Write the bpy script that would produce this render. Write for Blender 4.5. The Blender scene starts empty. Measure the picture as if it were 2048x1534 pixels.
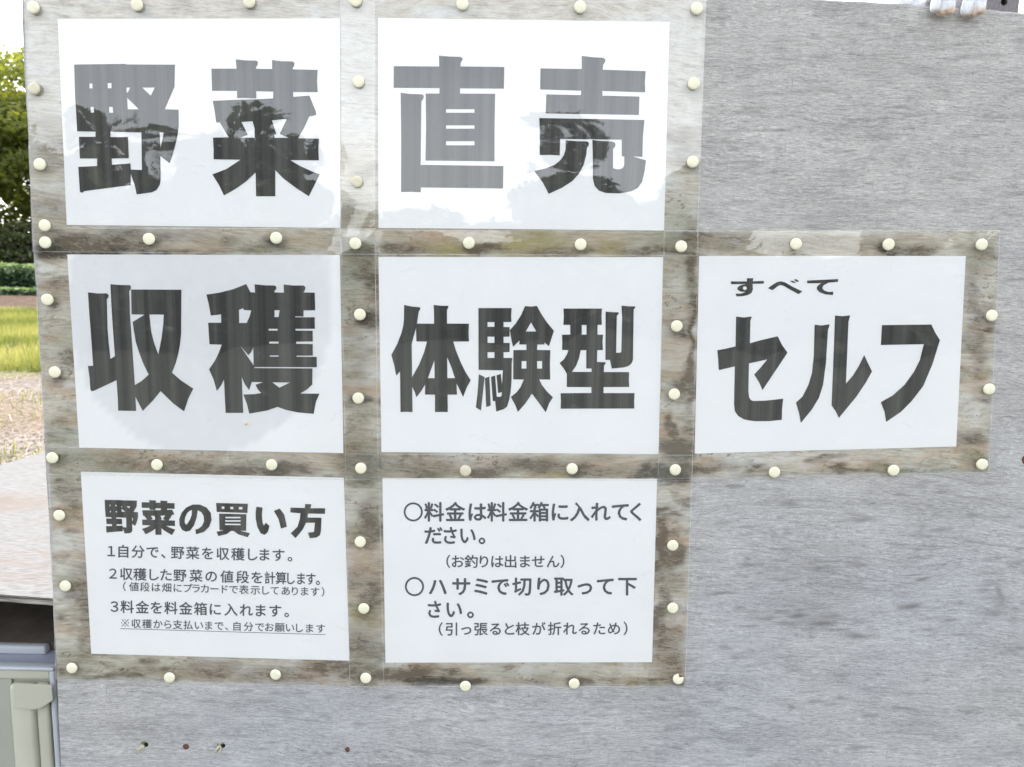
import bpy, bmesh, math, random
import numpy as np
from mathutils import Vector, Matrix
R = math.radians
random.seed(7)
rng = np.random.default_rng(11)
scene = bpy.context.scene
col = scene.collection

# ------------------------------------------------------------------ camera
PW, PH, FPX = 2048.0, 1534.0, 1500.0          # photograph size and focal length in its pixels
CAM = Vector((0.0, -0.79, 1.30))
PITCH, YAW, ROLL = R(7.9), R(0.3), R(1.25)
cy_, sy_, cp_, sp_ = math.cos(YAW), math.sin(YAW), math.cos(PITCH), math.sin(PITCH)
FW = Vector((sy_*cp_, cy_*cp_, -sp_))
RT0 = Vector((cy_, -sy_, 0.0))
UP0 = RT0.cross(FW)
RT = RT0*math.cos(ROLL) + UP0*math.sin(ROLL)
UP = UP0*math.cos(ROLL) - RT0*math.sin(ROLL)
cam_data = bpy.data.cameras.new('camera')
cam = bpy.data.objects.new('camera', cam_data)
col.objects.link(cam)
m = Matrix.Identity(4)
for i in range(3):
    m[i][0] = RT[i]; m[i][1] = UP[i]; m[i][2] = -FW[i]; m[i][3] = CAM[i]
cam.matrix_world = m
cam_data.sensor_width = 36.0
cam_data.lens = 36.0*FPX/PW
cam_data.clip_start = 0.02
cam_data.clip_end = 2000
cam_data.dof.use_dof = True
cam_data.dof.focus_distance = 0.80
cam_data.dof.aperture_fstop = 13.0
scene.camera = cam

# ------------------------------------------------------------------ world and sun
SUN_EL, SUN_AZ = R(52), R(-18)                  # azimuth from +Y towards +X: behind the board
world = bpy.data.worlds.new('World')
scene.world = world
world.use_nodes = True
wn = world.node_tree.nodes; wl = world.node_tree.links
wn.clear()
sky = wn.new('ShaderNodeTexSky'); sky.sky_type = 'NISHITA'; sky.sun_disc = False
sky.sun_elevation = SUN_EL; sky.sun_rotation = SUN_AZ
sky.air_density = 1.0; sky.dust_density = 2.5; sky.ozone_density = 1.0
hs = wn.new('ShaderNodeHueSaturation'); hs.inputs['Saturation'].default_value = 0.22
hs.inputs['Value'].default_value = 1.0
bg = wn.new('ShaderNodeBackground'); bg.inputs['Strength'].default_value = 0.15
wo = wn.new('ShaderNodeOutputWorld')
wl.new(sky.outputs[0], hs.inputs['Color']); wl.new(hs.outputs[0], bg.inputs['Color']); wl.new(bg.outputs[0], wo.inputs['Surface'])
sun_data = bpy.data.lights.new('sun', 'SUN'); sun_data.energy = 0.7; sun_data.angle = R(12); sun_data.color = (1.0, 0.95, 0.86)
sun = bpy.data.objects.new('sun', sun_data); col.objects.link(sun)
sd = Vector((math.sin(SUN_AZ)*math.cos(SUN_EL), math.cos(SUN_AZ)*math.cos(SUN_EL), math.sin(SUN_EL)))
sun.rotation_euler = (-sd).to_track_quat('-Z', 'Y').to_euler()
sun.location = (0, 0, 20)
vs = scene.view_settings
vs.view_transform = 'Standard'; vs.look = 'None'; vs.gamma = 1.0; vs.use_curve_mapping = False
vs.exposure = 2.35
scene.render.film_transparent = False

# ------------------------------------------------------------------ helpers
def ray(px, py):
    return (FW + RT*((px-PW/2)/FPX) - UP*((py-PH/2)/FPX))
def on_y(px, py, y=0.0):
    d = ray(px, py); t = (y-CAM.y)/d.y
    return CAM + d*t
def on_z(px, py, z):
    d = ray(px, py); t = (z-CAM.z)/d.z
    return CAM + d*t
def proj(P):
    """numpy (n,3) -> photo pixels; used only to look up where the stains of the board are"""
    V = P - np.array(CAM)
    z = V @ np.array(FW)
    return PW/2 + FPX*(V @ np.array(RT))/z, PH/2 - FPX*(V @ np.array(UP))/z

def tag(o, label=None, cat=None, group=None, kind=None):
    if label: o['label'] = label
    if cat: o['category'] = cat
    if group: o['group'] = group
    if kind: o['kind'] = kind
    return o
def link(name, mesh, mat=None, parent=None):
    mesh.name = name
    o = bpy.data.objects.new(name, mesh)
    col.objects.link(o)
    if mat is not None and len(mesh.materials) == 0: mesh.materials.append(mat)
    if parent is not None: o.parent = parent
    return o
def empty(name, loc=(0, 0, 0)):
    o = bpy.data.objects.new(name, None); o.location = loc; o.empty_display_size = 0.05
    col.objects.link(o); return o
def mesh_from(verts, faces, smooth=False):
    me = bpy.data.meshes.new('m'); me.from_pydata([tuple(v) for v in verts], [], faces)
    if smooth: me.polygons.foreach_set('use_smooth', [True]*len(me.polygons))
    me.update(); return me
def np_mesh(V, F, smooth=False):
    """V (n,3) float, F (m,k) int with k 3 or 4"""
    me = bpy.data.meshes.new('m'); k = F.shape[1]
    me.vertices.add(len(V)); me.vertices.foreach_set('co', V.astype(np.float32).ravel())
    me.loops.add(F.size); me.loops.foreach_set('vertex_index', F.astype(np.int32).ravel())
    me.polygons.add(len(F)); me.polygons.foreach_set('loop_start', (np.arange(len(F))*k).astype(np.int32))
    me.polygons.foreach_set('loop_total', np.full(len(F), k, np.int32))
    if smooth: me.polygons.foreach_set('use_smooth', np.ones(len(F), bool))
    me.update(calc_edges=True); return me
def set_attr(me, name, arr):
    a = me.attributes.new(name, 'FLOAT', 'POINT'); a.data.foreach_set('value', arr.astype(np.float32).ravel())
def set_attr_c(me, name, arr3):
    a = me.attributes.new(name, 'FLOAT_VECTOR', 'POINT'); a.data.foreach_set('vector', arr3.astype(np.float32).ravel())
def bm_mesh(bm, smooth=False):
    me = bpy.data.meshes.new('m'); bm.to_mesh(me); bm.free()
    if smooth: me.polygons.foreach_set('use_smooth', [True]*len(me.polygons))
    return me
def box_bm(bm, c, s, bevel=0.0, rot=None):
    r = bmesh.ops.create_cube(bm, size=1.0)
    vs_ = r['verts']
    bmesh.ops.scale(bm, vec=s, verts=vs_)
    if bevel:
        es = list({e for v in vs_ for e in v.link_edges})
        rr = bmesh.ops.bevel(bm, geom=es, offset=bevel, segments=3, affect='EDGES', profile=0.5)
        vs_ = list({v for f in rr['faces'] for v in f.verts} | {v for v in vs_ if v.is_valid})
    if rot is not None: bmesh.ops.rotate(bm, matrix=rot, verts=vs_, cent=(0, 0, 0))
    bmesh.ops.translate(bm, vec=c, verts=vs_)
    return vs_
def tube_bm(bm, pts, radii, seg=8):
    rings = []
    n = len(pts)
    for i, p in enumerate(pts):
        p = Vector(p)
        t = (Vector(pts[min(i+1, n-1)]) - Vector(pts[max(i-1, 0)])).normalized()
        a = t.orthogonal().normalized(); b = t.cross(a)
        if i > 0:
            a = (a0 - t*a0.dot(t)).normalized(); b = t.cross(a)
        a0 = a
        rings.append([bm.verts.new(p + (a*math.cos(2*math.pi*k/seg) + b*math.sin(2*math.pi*k/seg))*radii[i]) for k in range(seg)])
    for i in range(n-1):
        for k in range(seg):
            bm.faces.new((rings[i][k], rings[i][(k+1) % seg], rings[i+1][(k+1) % seg], rings[i+1][k]))
    bm.faces.new(rings[0][::-1]); bm.faces.new(rings[-1])

# numpy value noise
def vnoise(x, y, seed=0):
    xi = np.floor(x).astype(np.int64); yi = np.floor(y).astype(np.int64)
    fx = x-xi; fy = y-yi; fx = fx*fx*(3-2*fx); fy = fy*fy*(3-2*fy)
    def h(a, b):
        n = (a*374761393 + b*668265263 + seed*1442695041) & 0xffffffff
        n = ((n ^ (n >> 13))*1274126177) & 0xffffffff
        n = n ^ (n >> 16)
        return (n & 0xffff)/65535.0
    return (h(xi, yi)*(1-fx)+h(xi+1, yi)*fx)*(1-fy) + (h(xi, yi+1)*(1-fx)+h(xi+1, yi+1)*fx)*fy
def fbm(x, y, o=4, seed=0):
    s = 0; a = 0.5; t = 0
    for i in range(o):
        s = s + a*vnoise(x*2**i, y*2**i, seed+i*17); t += a; a *= 0.55
    return s/t

# ------------------------------------------------------------------ node helpers
class NT:
    def __init__(self, name):
        self.mat = bpy.data.materials.new(name); self.mat.use_nodes = True
        self.n = self.mat.node_tree.nodes; self.l = self.mat.node_tree.links
        self.n.clear(); self.out = self.n.new('ShaderNodeOutputMaterial')
    def add(self, t, **kw):
        nd = self.n.new(t)
        for k, v in kw.items():
            if k.startswith('_'): setattr(nd, k[1:], v)
            else:
                key = k.replace('__', ' ')
                self.set(nd.inputs[key], v)
        return nd
    def set(self, sock, v):
        if isinstance(v, bpy.types.NodeSocket): self.l.new(v, sock)
        elif isinstance(v, (tuple, list)) and len(v) == 3 and sock.type == 'RGBA': sock.default_value = (*v, 1)
        else: sock.default_value = v
    def coord(self, which='Object'): return self.n.new('ShaderNodeTexCoord').outputs[which]
    def map(self, vec, scale, loc=(0, 0, 0), rot=(0, 0, 0)):
        nd = self.n.new('ShaderNodeMapping'); self.l.new(vec, nd.inputs['Vector'])
        nd.inputs['Scale'].default_value = scale; nd.inputs['Location'].default_value = loc; nd.inputs['Rotation'].default_value = rot
        return nd.outputs[0]
    def noise(self, vec, scale=1, detail=3, rough=0.5, dist=0.0, out='Fac'):
        nd = self.n.new('ShaderNodeTexNoise'); self.l.new(vec, nd.inputs['Vector'])
        nd.inputs['Scale'].default_value = scale; nd.inputs['Detail'].default_value = detail
        nd.inputs['Roughness'].default_value = rough; nd.inputs['Distortion'].default_value = dist
        return nd.outputs[out]
    def ramp(self, fac, stops, interp='LINEAR'):
        nd = self.n.new('ShaderNodeValToRGB'); self.set(nd.inputs[0], fac)
        cr = nd.color_ramp; cr.interpolation = interp
        while len(cr.elements) < len(stops): cr.elements.new(0.5)
        for e, (p, c) in zip(cr.elements, stops):
            e.position = p; e.color = (*c, 1) if isinstance(c, (tuple, list)) else (c, c, c, 1)
        return nd.outputs[0]
    def math(self, op, a, b=0.0, c=None, clamp=False):
        nd = self.n.new('ShaderNodeMath'); nd.operation = op; nd.use_clamp = clamp
        self.set(nd.inputs[0], a); self.set(nd.inputs[1], b)
        if c is not None: self.set(nd.inputs[2], c)
        return nd.outputs[0]
    def mix(self, fac, a, b, mode='MIX'):
        nd = self.n.new('ShaderNodeMix'); nd.data_type = 'RGBA'; nd.blend_type = mode
        self.set(nd.inputs[0], fac); self.set(nd.inputs[6], a); self.set(nd.inputs[7], b)
        return nd.outputs[2]
    def attr(self, name, out='Fac'):
        nd = self.n.new('ShaderNodeAttribute'); nd.attribute_name = name; return nd.outputs[out]
    def bump(self, h, strength=0.3, dist=0.001):
        nd = self.n.new('ShaderNodeBump'); self.set(nd.inputs['Height'], h)
        nd.inputs['Strength'].default_value = strength; nd.inputs['Distance'].default_value = dist
        return nd.outputs[0]
    def principled(self, color, rough=0.6, spec=0.5, normal=None, **kw):
        nd = self.n.new('ShaderNodeBsdfPrincipled')
        self.set(nd.inputs['Base Color'], color); self.set(nd.inputs['Roughness'], rough)
        self.set(nd.inputs['Specular IOR Level'], spec)
        if normal is not None: self.l.new(normal, nd.inputs['Normal'])
        for k, v in kw.items(): self.set(nd.inputs[k.replace('__', ' ')], v)
        self.l.new(nd.outputs[0], self.out.inputs['Surface'])
        return nd

# ------------------------------------------------------------------ materials
def mat_weathered(name, attrs=True, tone=(1, 1, 1), warm=False):
    t = NT(name); co0 = t.coord('Object')
    wv = t.noise(t.map(co0, (3.0, 3, 9)), 1, 3, 0.55, out='Color')
    off_ = t.n.new('ShaderNodeVectorMath'); off_.operation = 'MULTIPLY_ADD'
    t.l.new(wv, off_.inputs[0]); off_.inputs[1].default_value = (0.01, 0.0, 0.055); t.l.new(t.map(co0, (1, 1, 1), rot=(0, R(-1.6), 0)), off_.inputs[2])
    co = off_.outputs[0]
    f1 = t.noise(t.map(co, (125, 125, 980)), 1, 3, 0.7)
    f2 = t.noise(t.map(co, (34, 34, 380), (3, 1, 7)), 1, 4, 0.65, 0.2)
    f3 = t.noise(t.map(co, (8, 8, 26), (1, 5, 2)), 1, 4, 0.6, 0.3)
    f4 = t.noise(co, 2.6, 3, 0.5)
    sp = t.noise(t.map(co, (420, 420, 1300)), 1, 2, 0.6)
    g = t.math('ADD', t.math('MULTIPLY', f1, 0.46), t.math('MULTIPLY', f2, 0.27))
    g = t.math('ADD', g, t.math('MULTIPLY', f3, 0.10))
    g = t.math('ADD', g, t.math('MULTIPLY', sp, 0.21))
    c = t.ramp(g, [(0.40, (0.24, 0.24, 0.24)), (0.465, (0.355, 0.355, 0.36)), (0.51, (0.425, 0.425, 0.435)), (0.555, (0.495, 0.497, 0.505)), (0.63, (0.64, 0.64, 0.64))])
    # macro tone: warmer above, bluish below, patchy
    zz = t.add('ShaderNodeSeparateXYZ', Vector=co0).outputs[2]
    blue = t.math('ADD', t.math('MULTIPLY', t.math('SUBTRACT', 1.28, zz), 0.9), t.math('MULTIPLY', t.math('SUBTRACT', f4, 0.5), 2.2), clamp=True)
    c = t.mix(1.0, c, t.mix(blue, (1.03, 1.0, 0.965), (0.955, 0.98, 1.035)), 'MULTIPLY')
    patch = t.ramp(f3, [(0.30, 0.90), (0.5, 1.0), (0.72, 1.06)])
    c = t.mix(1.0, c, patch, 'MULTIPLY')
    # dark weathered dashes along the grain and short cracks across it
    d1 = t.noise(t.map(co, (34, 34, 210), (7, 3, 1)), 1, 3, 0.6)
    d1m = t.ramp(d1, [(0.62, 0), (0.69, 1)])
    reg = t.ramp(t.noise(co, 7, 2, 0.5), [(0.42, 0.15), (0.6, 1.0)])
    c = t.mix(t.math('MULTIPLY', t.math('MULTIPLY', d1m, reg), 0.55), c, (0.19, 0.182, 0.175))
    gully = t.ramp(t.noise(t.map(co, (5, 5, 330), (9, 2, 5)), 1, 2, 0.5), [(0.60, 0), (0.70, 1)])
    reg2 = t.ramp(t.noise(t.map(co0, (4, 4, 7), (3, 3, 1)), 1, 2, 0.5), [(0.45, 0), (0.62, 1)])
    c = t.mix(t.math('MULTIPLY', t.math('MULTIPLY', gully, reg2), 0.45), c, (0.20, 0.195, 0.19))
    d0 = t.ramp(t.noise(t.map(co, (45, 45, 950), (2, 9, 4)), 1, 1, 0.4), [(0.66, 0), (0.71, 1)])
    c = t.mix(t.math('MULTIPLY', d0, 0.4), c, (0.14, 0.14, 0.14))
    v1 = t.noise(t.map(co, (750, 750, 55), (1, 1, 3)), 1, 1, 0.4)
    v1m = t.ramp(v1, [(0.70, 0), (0.74, 1)])
    c = t.mix(t.math('MULTIPLY', v1m, 0.42), c, (0.2, 0.2, 0.2))
    w1 = t.ramp(t.noise(t.map(co, (30, 30, 600), (5, 5, 9)), 1, 2, 0.5), [(0.64, 0), (0.72, 1)])
    c = t.mix(t.math('MULTIPLY', w1, 0.5), c, (0.68, 0.68, 0.66))
    if tone != (1, 1, 1): c = t.mix(1.0, c, tone, 'MULTIPLY')
    rough = 0.85
    bh = g
    c = t.mix(1.0, c, (0.925, 0.915, 0.90), 'MULTIPLY')
    if attrs:
        ds = t.attr('weather'); c = t.mix(t.math('MULTIPLY', ds, t.math('ADD', 0.35, f1), clamp=True), c, (0.17, 0.162, 0.155))
    if attrs:
        film = t.attr('film')
        n1 = t.noise(t.map(co, (60, 60, 170)), 1, 5, 0.7, 0.4)
        n2 = t.noise(t.map(co, (230, 230, 620)), 1, 4, 0.75)
        fine = t.math('ADD', t.math('MULTIPLY', n1, 0.5), t.math('ADD', t.math('MULTIPLY', n2, 0.25), t.math('MULTIPLY', f1, 0.25)))
        # sheltered wood: smoother grain, greyer-yellow
        ug = t.math('ADD', t.math('MULTIPLY', f2, 0.5), t.math('ADD', t.math('MULTIPLY', f1, 0.2), t.math('MULTIPLY', n1, 0.3)))
        u = t.ramp(ug, [(0.38, (0.28, 0.24, 0.185)), (0.465, (0.44, 0.40, 0.33)), (0.54, (0.555, 0.515, 0.44)), (0.63, (0.68, 0.65, 0.585))])
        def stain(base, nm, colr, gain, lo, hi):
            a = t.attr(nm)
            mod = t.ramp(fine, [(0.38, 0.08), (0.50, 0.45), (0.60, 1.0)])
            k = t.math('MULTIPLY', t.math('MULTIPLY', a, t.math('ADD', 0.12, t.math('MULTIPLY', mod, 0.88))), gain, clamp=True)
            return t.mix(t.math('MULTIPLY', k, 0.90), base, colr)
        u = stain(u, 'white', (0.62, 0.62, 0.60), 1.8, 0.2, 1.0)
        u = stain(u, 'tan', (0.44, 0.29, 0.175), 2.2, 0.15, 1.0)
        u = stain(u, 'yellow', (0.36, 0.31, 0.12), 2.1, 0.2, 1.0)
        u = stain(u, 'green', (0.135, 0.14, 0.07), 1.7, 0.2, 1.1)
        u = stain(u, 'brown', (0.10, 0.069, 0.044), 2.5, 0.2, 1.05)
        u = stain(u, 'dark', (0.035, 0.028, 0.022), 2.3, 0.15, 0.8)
        c = t.mix(film, c, u)
    nrm = t.bump(bh, 0.55, 0.0012)
    t.principled(c, rough, 0.25, nrm)
    return t.mat

M = {}
M['board'] = mat_weathered('weathered_board')
M['tabletop'] = None
def simple(name, c, rough=0.5, spec=0.5, nscale=None, namp=0.1, bump=0.0, bscale=None, **kw):
    t = NT(name); co = t.coord('Object'); colr = c
    if nscale:
        f = t.noise(co, nscale, 4, 0.6)
        lo = tuple(x*(1-namp) for x in c); hi = tuple(min(1, x*(1+namp)) for x in c)
        colr = t.ramp(f, [(0.3, lo), (0.7, hi)])
    nrm = t.bump(t.noise(co, bscale or (nscale or 50), 3, 0.6), bump, 0.001) if bump else None
    t.principled(colr, rough, spec, nrm, **kw)
    return t.mat

def mat_paper():
    t = NT('white_paper'); co = t.coord('Object')
    f = t.noise(co, 14, 3, 0.5); c = t.ramp(f, [(0.3, (0.80, 0.803, 0.812)), (0.7, (0.83, 0.833, 0.842))])
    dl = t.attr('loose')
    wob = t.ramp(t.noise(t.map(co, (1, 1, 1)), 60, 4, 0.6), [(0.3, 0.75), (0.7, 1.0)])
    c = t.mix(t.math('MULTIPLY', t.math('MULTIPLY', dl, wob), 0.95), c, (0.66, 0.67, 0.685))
    t.principled(c, 0.6, 0.3); return t.mat
M['paper'] = mat_paper()
def mat_ink():
    t = NT('black_toner'); co = t.coord('Object')
    b1 = t.noise(t.map(co, (95, 1, 0.6)), 1, 1, 0.4)
    b2 = t.noise(t.map(co, (600, 1, 0.6), (4, 0, 0)), 1, 2, 0.6)
    sp = t.noise(co, 1600, 2, 0.7)
    g = t.math('ADD', t.math('MULTIPLY', b1, 0.5), t.math('ADD', t.math('MULTIPLY', b2, 0.25), t.math('MULTIPLY', sp, 0.25)))
    c = t.ramp(g, [(0.38, (0.020, 0.020, 0.020)), (0.5, (0.043, 0.042, 0.040)), (0.61, (0.080, 0.078, 0.073))])
    t.principled(c, 0.6, 0.3); return t.mat
M['ink'] = mat_ink()
M['print'] = simple('thin_print', (0.075, 0.072, 0.095), 0.6, 0.3)
def mat_film():
    t = NT('laminating_film'); co = t.coord('Object')
    h1 = t.noise(t.map(co, (7, 7, 10)), 1, 1, 0.4, 0.4)
    h2 = t.noise(co, 60, 3, 0.6, 0.3)
    h = t.math('ADD', h1, t.math('MULTIPLY', h2, 0.018))
    nrm = t.bump(h, 0.20, 0.006)
    # Schlick reflectance of a thin sheet (both faces), the same from either side
    geo = t.add('ShaderNodeNewGeometry')
    dt = t.n.new('ShaderNodeVectorMath'); dt.operation = 'DOT_PRODUCT'; t.l.new(geo.outputs['Incoming'], dt.inputs[0]); t.l.new(nrm, dt.inputs[1])
    q_ = t.math('SUBTRACT', 1.0, t.math('ABSOLUTE', dt.outputs['Value']), clamp=True)
    fac = t.math('ADD', 0.074, t.math('MULTIPLY', t.math('POWER', q_, 5.0), 0.85), clamp=True)
    tr = t.add('ShaderNodeBsdfTransparent', Color=(0.995, 0.995, 0.99)).outputs[0]
    gl = t.add('ShaderNodeBsdfGlossy', Color=(1, 1, 1), Roughness=0.015, Normal=nrm).outputs[0]
    df = t.add('ShaderNodeBsdfDiffuse', Color=(0.75, 0.77, 0.78)).outputs[0]
    m1 = t.add('ShaderNodeMixShader'); t.set(m1.inputs[0], fac); t.l.new(tr, m1.inputs[1]); t.l.new(gl, m1.inputs[2])
    edge = t.attr('edge')
    scr = t.ramp(t.noise(t.map(co, (30, 30, 60), (0, 0, 5)), 1, 5, 0.75, 1.5), [(0.60, 0), (0.78, 1)])
    hz = t.math('ADD', t.math('MULTIPLY', edge, 0.34), t.math('ADD', 0.010, t.math('MULTIPLY', scr, 0.09)))
    m2 = t.add('ShaderNodeMixShader'); t.set(m2.inputs[0], hz); t.l.new(m1.outputs[0], m2.inputs[1]); t.l.new(df, m2.inputs[2])
    t.l.new(m2.outputs[0], t.out.inputs['Surface']); return t.mat
M['film'] = mat_film()
def mat_tack(name, c, dirty=0.0):
    t = NT(name); co = t.coord('Object')
    f = t.noise(co, 260, 4, 0.7)
    base = t.mix(t.math('MULTIPLY', t.ramp(f, [(0.45, 0), (0.7, 1)]), 0.25+dirty), c, (0.55, 0.48, 0.33))
    t.principled(base, 0.42, 0.35, t.bump(f, 0.08, 0.0004)); return t.mat
M['tack'] = mat_tack('cream_plastic', (0.83, 0.795, 0.61))
M['tack_dirty'] = mat_tack('stained_cream_plastic', (0.66, 0.61, 0.46), 0.35)
M['steel'] = simple('tack_steel', (0.5, 0.5, 0.5), 0.3, 0.5, Metallic=1.0)
M['rust'] = simple('rusty_iron', (0.13, 0.07, 0.055), 0.85, 0.2, 900, 0.5, 0.6, 900)
M['hole'] = simple('hole_shade', (0.02, 0.017, 0.013), 0.9, 0.1)  # near-black colour stands in for the shade inside the nail holes
M['splinter'] = simple('pale_fibre', (0.50, 0.46, 0.36), 0.85, 0.2, 800, 0.4)
M['moss'] = simple('moss', (0.16, 0.18, 0.06), 0.9, 0.1, 900, 0.5)

# ------------------------------------------------------------------ ground (one sheet to the horizon)
def build_ground():
    nx, ny = 90, 120
    xs = np.concatenate([-np.geomspace(500, 6, 25), np.linspace(-5.8, 5.8, 40), np.geomspace(6, 500, 25)])
    ys = np.concatenate([-np.geomspace(500, 4, 20), np.linspace(-3.8, 30, 90), np.geomspace(31, 900, 24)])
    X, Y = np.meshgrid(xs, ys)
    near = np.clip((np.abs(Y-14) < 26)*1.0, 0, 1)*(np.hypot(X, Y) > 1.6)
    Z = (fbm(X*0.9+50, Y*0.9+50, 3, 5)-0.5)*0.10*near*(np.hypot(X, Y-8) < 30)
    V = np.stack([X.ravel(), Y.ravel(), Z.ravel()], 1)
    n, mrow = len(ys), len(xs)
    idx = np.arange(n*mrow).reshape(n, mrow)
    F = np.stack([idx[:-1, :-1].ravel(), idx[:-1, 1:].ravel(), idx[1:, 1:].ravel(), idx[1:, :-1].ravel()], 1)
    t = NT('field_ground'); co = t.coord('Object')
    y = t.add('ShaderNodeSeparateXYZ', Vector=co).outputs[1]
    wob = t.math('MULTIPLY', t.math('SUBTRACT', t.noise(co, 0.8, 4, 0.6), 0.5), 4.0)
    yy = t.math('ADD', y, wob)
    straw = t.ramp(t.noise(co, 22, 5, 0.75), [(0.36, (0.05, 0.038, 0.026)), (0.5, (0.17, 0.13, 0.095)), (0.66, (0.32, 0.265, 0.21))])
    grass = t.ramp(t.noise(co, 9, 5, 0.75), [(0.35, (0.05, 0.07, 0.02)), (0.5, (0.13, 0.165, 0.045)), (0.68, (0.26, 0.27, 0.10))])
    soil = t.ramp(t.noise(co, 2.2, 6, 0.85), [(0.38, (0.03, 0.02, 0.014)), (0.5, (0.085, 0.055, 0.038)), (0.64, (0.16, 0.11, 0.077))])
    k1 = t.ramp(t.math('MULTIPLY', t.math('SUBTRACT', yy, 8.0), 0.6), [(0.0, 0), (1.0, 1)])
    k2 = t.ramp(t.math('MULTIPLY', t.math('SUBTRACT', y, 22.5), 1.2), [(0.0, 0), (1.0, 1)])
    c = t.mix(t.math('MULTIPLY', t.ramp(t.noise(co, 0.9, 4, 0.6), [(0.5, 0), (0.62, 1)]), 0.75), t.mix(k1, straw, grass), straw); c = t.mix(k2, c, soil)
    path = t.ramp(t.noise(co, 8, 5, 0.7), [(0.35, (0.05, 0.055, 0.045)), (0.65, (0.12, 0.125, 0.105))])
    c = t.mix(t.ramp(t.math('SUBTRACT', 2.6, y), [(0.0, 0), (0.9, 1)]), c, path)
    t.principled(c, 0.95, 0.1, t.bump(t.noise(co, 25, 5, 0.7), 0.6, 0.03))
    tag(link('ground', np_mesh(V, F, True), t.mat), kind='structure')
build_ground()

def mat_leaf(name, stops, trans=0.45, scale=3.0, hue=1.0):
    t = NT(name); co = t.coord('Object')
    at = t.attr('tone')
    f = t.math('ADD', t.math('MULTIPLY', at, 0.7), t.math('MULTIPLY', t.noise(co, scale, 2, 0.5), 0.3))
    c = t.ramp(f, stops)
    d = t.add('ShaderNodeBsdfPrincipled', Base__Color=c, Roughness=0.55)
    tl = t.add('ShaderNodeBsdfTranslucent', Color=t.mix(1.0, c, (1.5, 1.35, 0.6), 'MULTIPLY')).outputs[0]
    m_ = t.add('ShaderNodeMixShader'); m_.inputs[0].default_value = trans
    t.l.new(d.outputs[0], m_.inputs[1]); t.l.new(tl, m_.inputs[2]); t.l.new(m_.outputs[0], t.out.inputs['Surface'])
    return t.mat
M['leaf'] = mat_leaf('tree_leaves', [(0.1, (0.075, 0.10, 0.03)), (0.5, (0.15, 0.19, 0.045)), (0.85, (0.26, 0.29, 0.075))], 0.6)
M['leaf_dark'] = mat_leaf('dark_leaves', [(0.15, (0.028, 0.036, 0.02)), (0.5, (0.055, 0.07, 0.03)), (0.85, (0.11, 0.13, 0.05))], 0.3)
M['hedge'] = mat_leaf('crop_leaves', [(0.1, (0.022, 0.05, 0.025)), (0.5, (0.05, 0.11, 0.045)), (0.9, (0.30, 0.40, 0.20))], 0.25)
M['grass'] = mat_leaf('grass_blades', [(0.1, (0.075, 0.105, 0.03)), (0.5, (0.165, 0.195, 0.065)), (0.9, (0.38, 0.37, 0.20))], 0.45, 1.0)
M['straw'] = mat_leaf('dry_straw', [(0.1, (0.08, 0.058, 0.042)), (0.5, (0.22, 0.17, 0.13)), (0.9, (0.46, 0.40, 0.34))], 0.1, 1.0)
M['bark'] = simple('bark', (0.09, 0.075, 0.055), 0.9, 0.2, 6, 0.4, 0.6, 12)

def leaf_cards(P, size, tone, aspect=1.7, tilt=1.0):
    """random oriented diamond leaves at points P"""
    n = len(P)
    a = rng.normal(size=(n, 3)); a[:, 2] *= 0.5*tilt; a /= np.linalg.norm(a, axis=1)[:, None]
    b = rng.normal(size=(n, 3)); b -= (b*a).sum(1)[:, None]*a; b /= np.linalg.norm(b, axis=1)[:, None]
    s = (size*(0.6+0.8*rng.random(n)))[:, None] if np.isscalar(size) else size[:, None]
    V = np.stack([P-a*s*aspect/2, P+b*s/2, P+a*s*aspect/2, P-b*s/2], 1).reshape(-1, 3)
    F = np.arange(4*n).reshape(n, 4)
    me = np_mesh(V, F); set_attr(me, 'tone', np.repeat(tone, 4)); return me

def tree(name, label, x, y, h, rad, nleaf, size, mat, base=0.1, group=None, dense=1.0, cat='tree'):
    root = empty(name, (x, y, 0)); tag(root, label, cat, group)
    bm = bmesh.new(); lean = rng.normal(size=2)*0.03*h
    top = Vector((lean[0], lean[1], h*0.8))
    tr = 0.022*h+0.05
    tube_bm(bm, [(0, 0, -0.2), (lean[0]*.2, lean[1]*.2, h*0.2), (lean[0]*.6, lean[1]*.6, h*0.5), tuple(top)], [tr*1.3, tr, tr*0.7, tr*0.2], 8)
    cl = []
    nb = 16
    for i in range(nb):
        z0 = h*(base+0.12+0.62*i/nb); az = i*2.4+rng.random()
        rr = rad*(0.95-0.55*(i/nb)**1.5)*(0.7+0.5*rng.random())
        s = Vector((lean[0]*z0/h, lean[1]*z0/h, z0)); e = s+Vector((math.cos(az)*rr*0.8, math.sin(az)*rr*0.8, h*0.09))
        mid = (s+e)/2+Vector((0, 0, h*0.02))
        tube_bm(bm, [tuple(s), tuple(mid), tuple(e)], [tr*0.35, tr*0.22, tr*0.08], 5)
        for k in range(3):
            q = s+(e-s)*(0.45+0.3*k)+Vector(rng.normal(size=3))*rad*0.12
            cl.append((q, rad*(0.22+0.16*rng.random())))
    cl.append((Vector((lean[0], lean[1], h*0.9)), rad*0.35))
    link('trunk', bm_mesh(bm, True), M['bark'], root)
    per = nleaf//len(cl); P = []; T = []
    for q, r in cl:
        d = rng.normal(size=(per, 3)); d /= np.linalg.norm(d, axis=1)[:, None]
        rr = r*rng.random(per)**0.45
        p = np.array(q)+d*rr[:, None]*np.array([1.25, 1.25, 0.62])
        P.append(p)
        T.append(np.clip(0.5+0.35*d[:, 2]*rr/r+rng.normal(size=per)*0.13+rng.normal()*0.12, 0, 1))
    P = np.concatenate(P); T = np.concatenate(T)
    ok = P[:, 2] > 0.05
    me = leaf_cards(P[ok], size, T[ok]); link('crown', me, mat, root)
    return root

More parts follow.
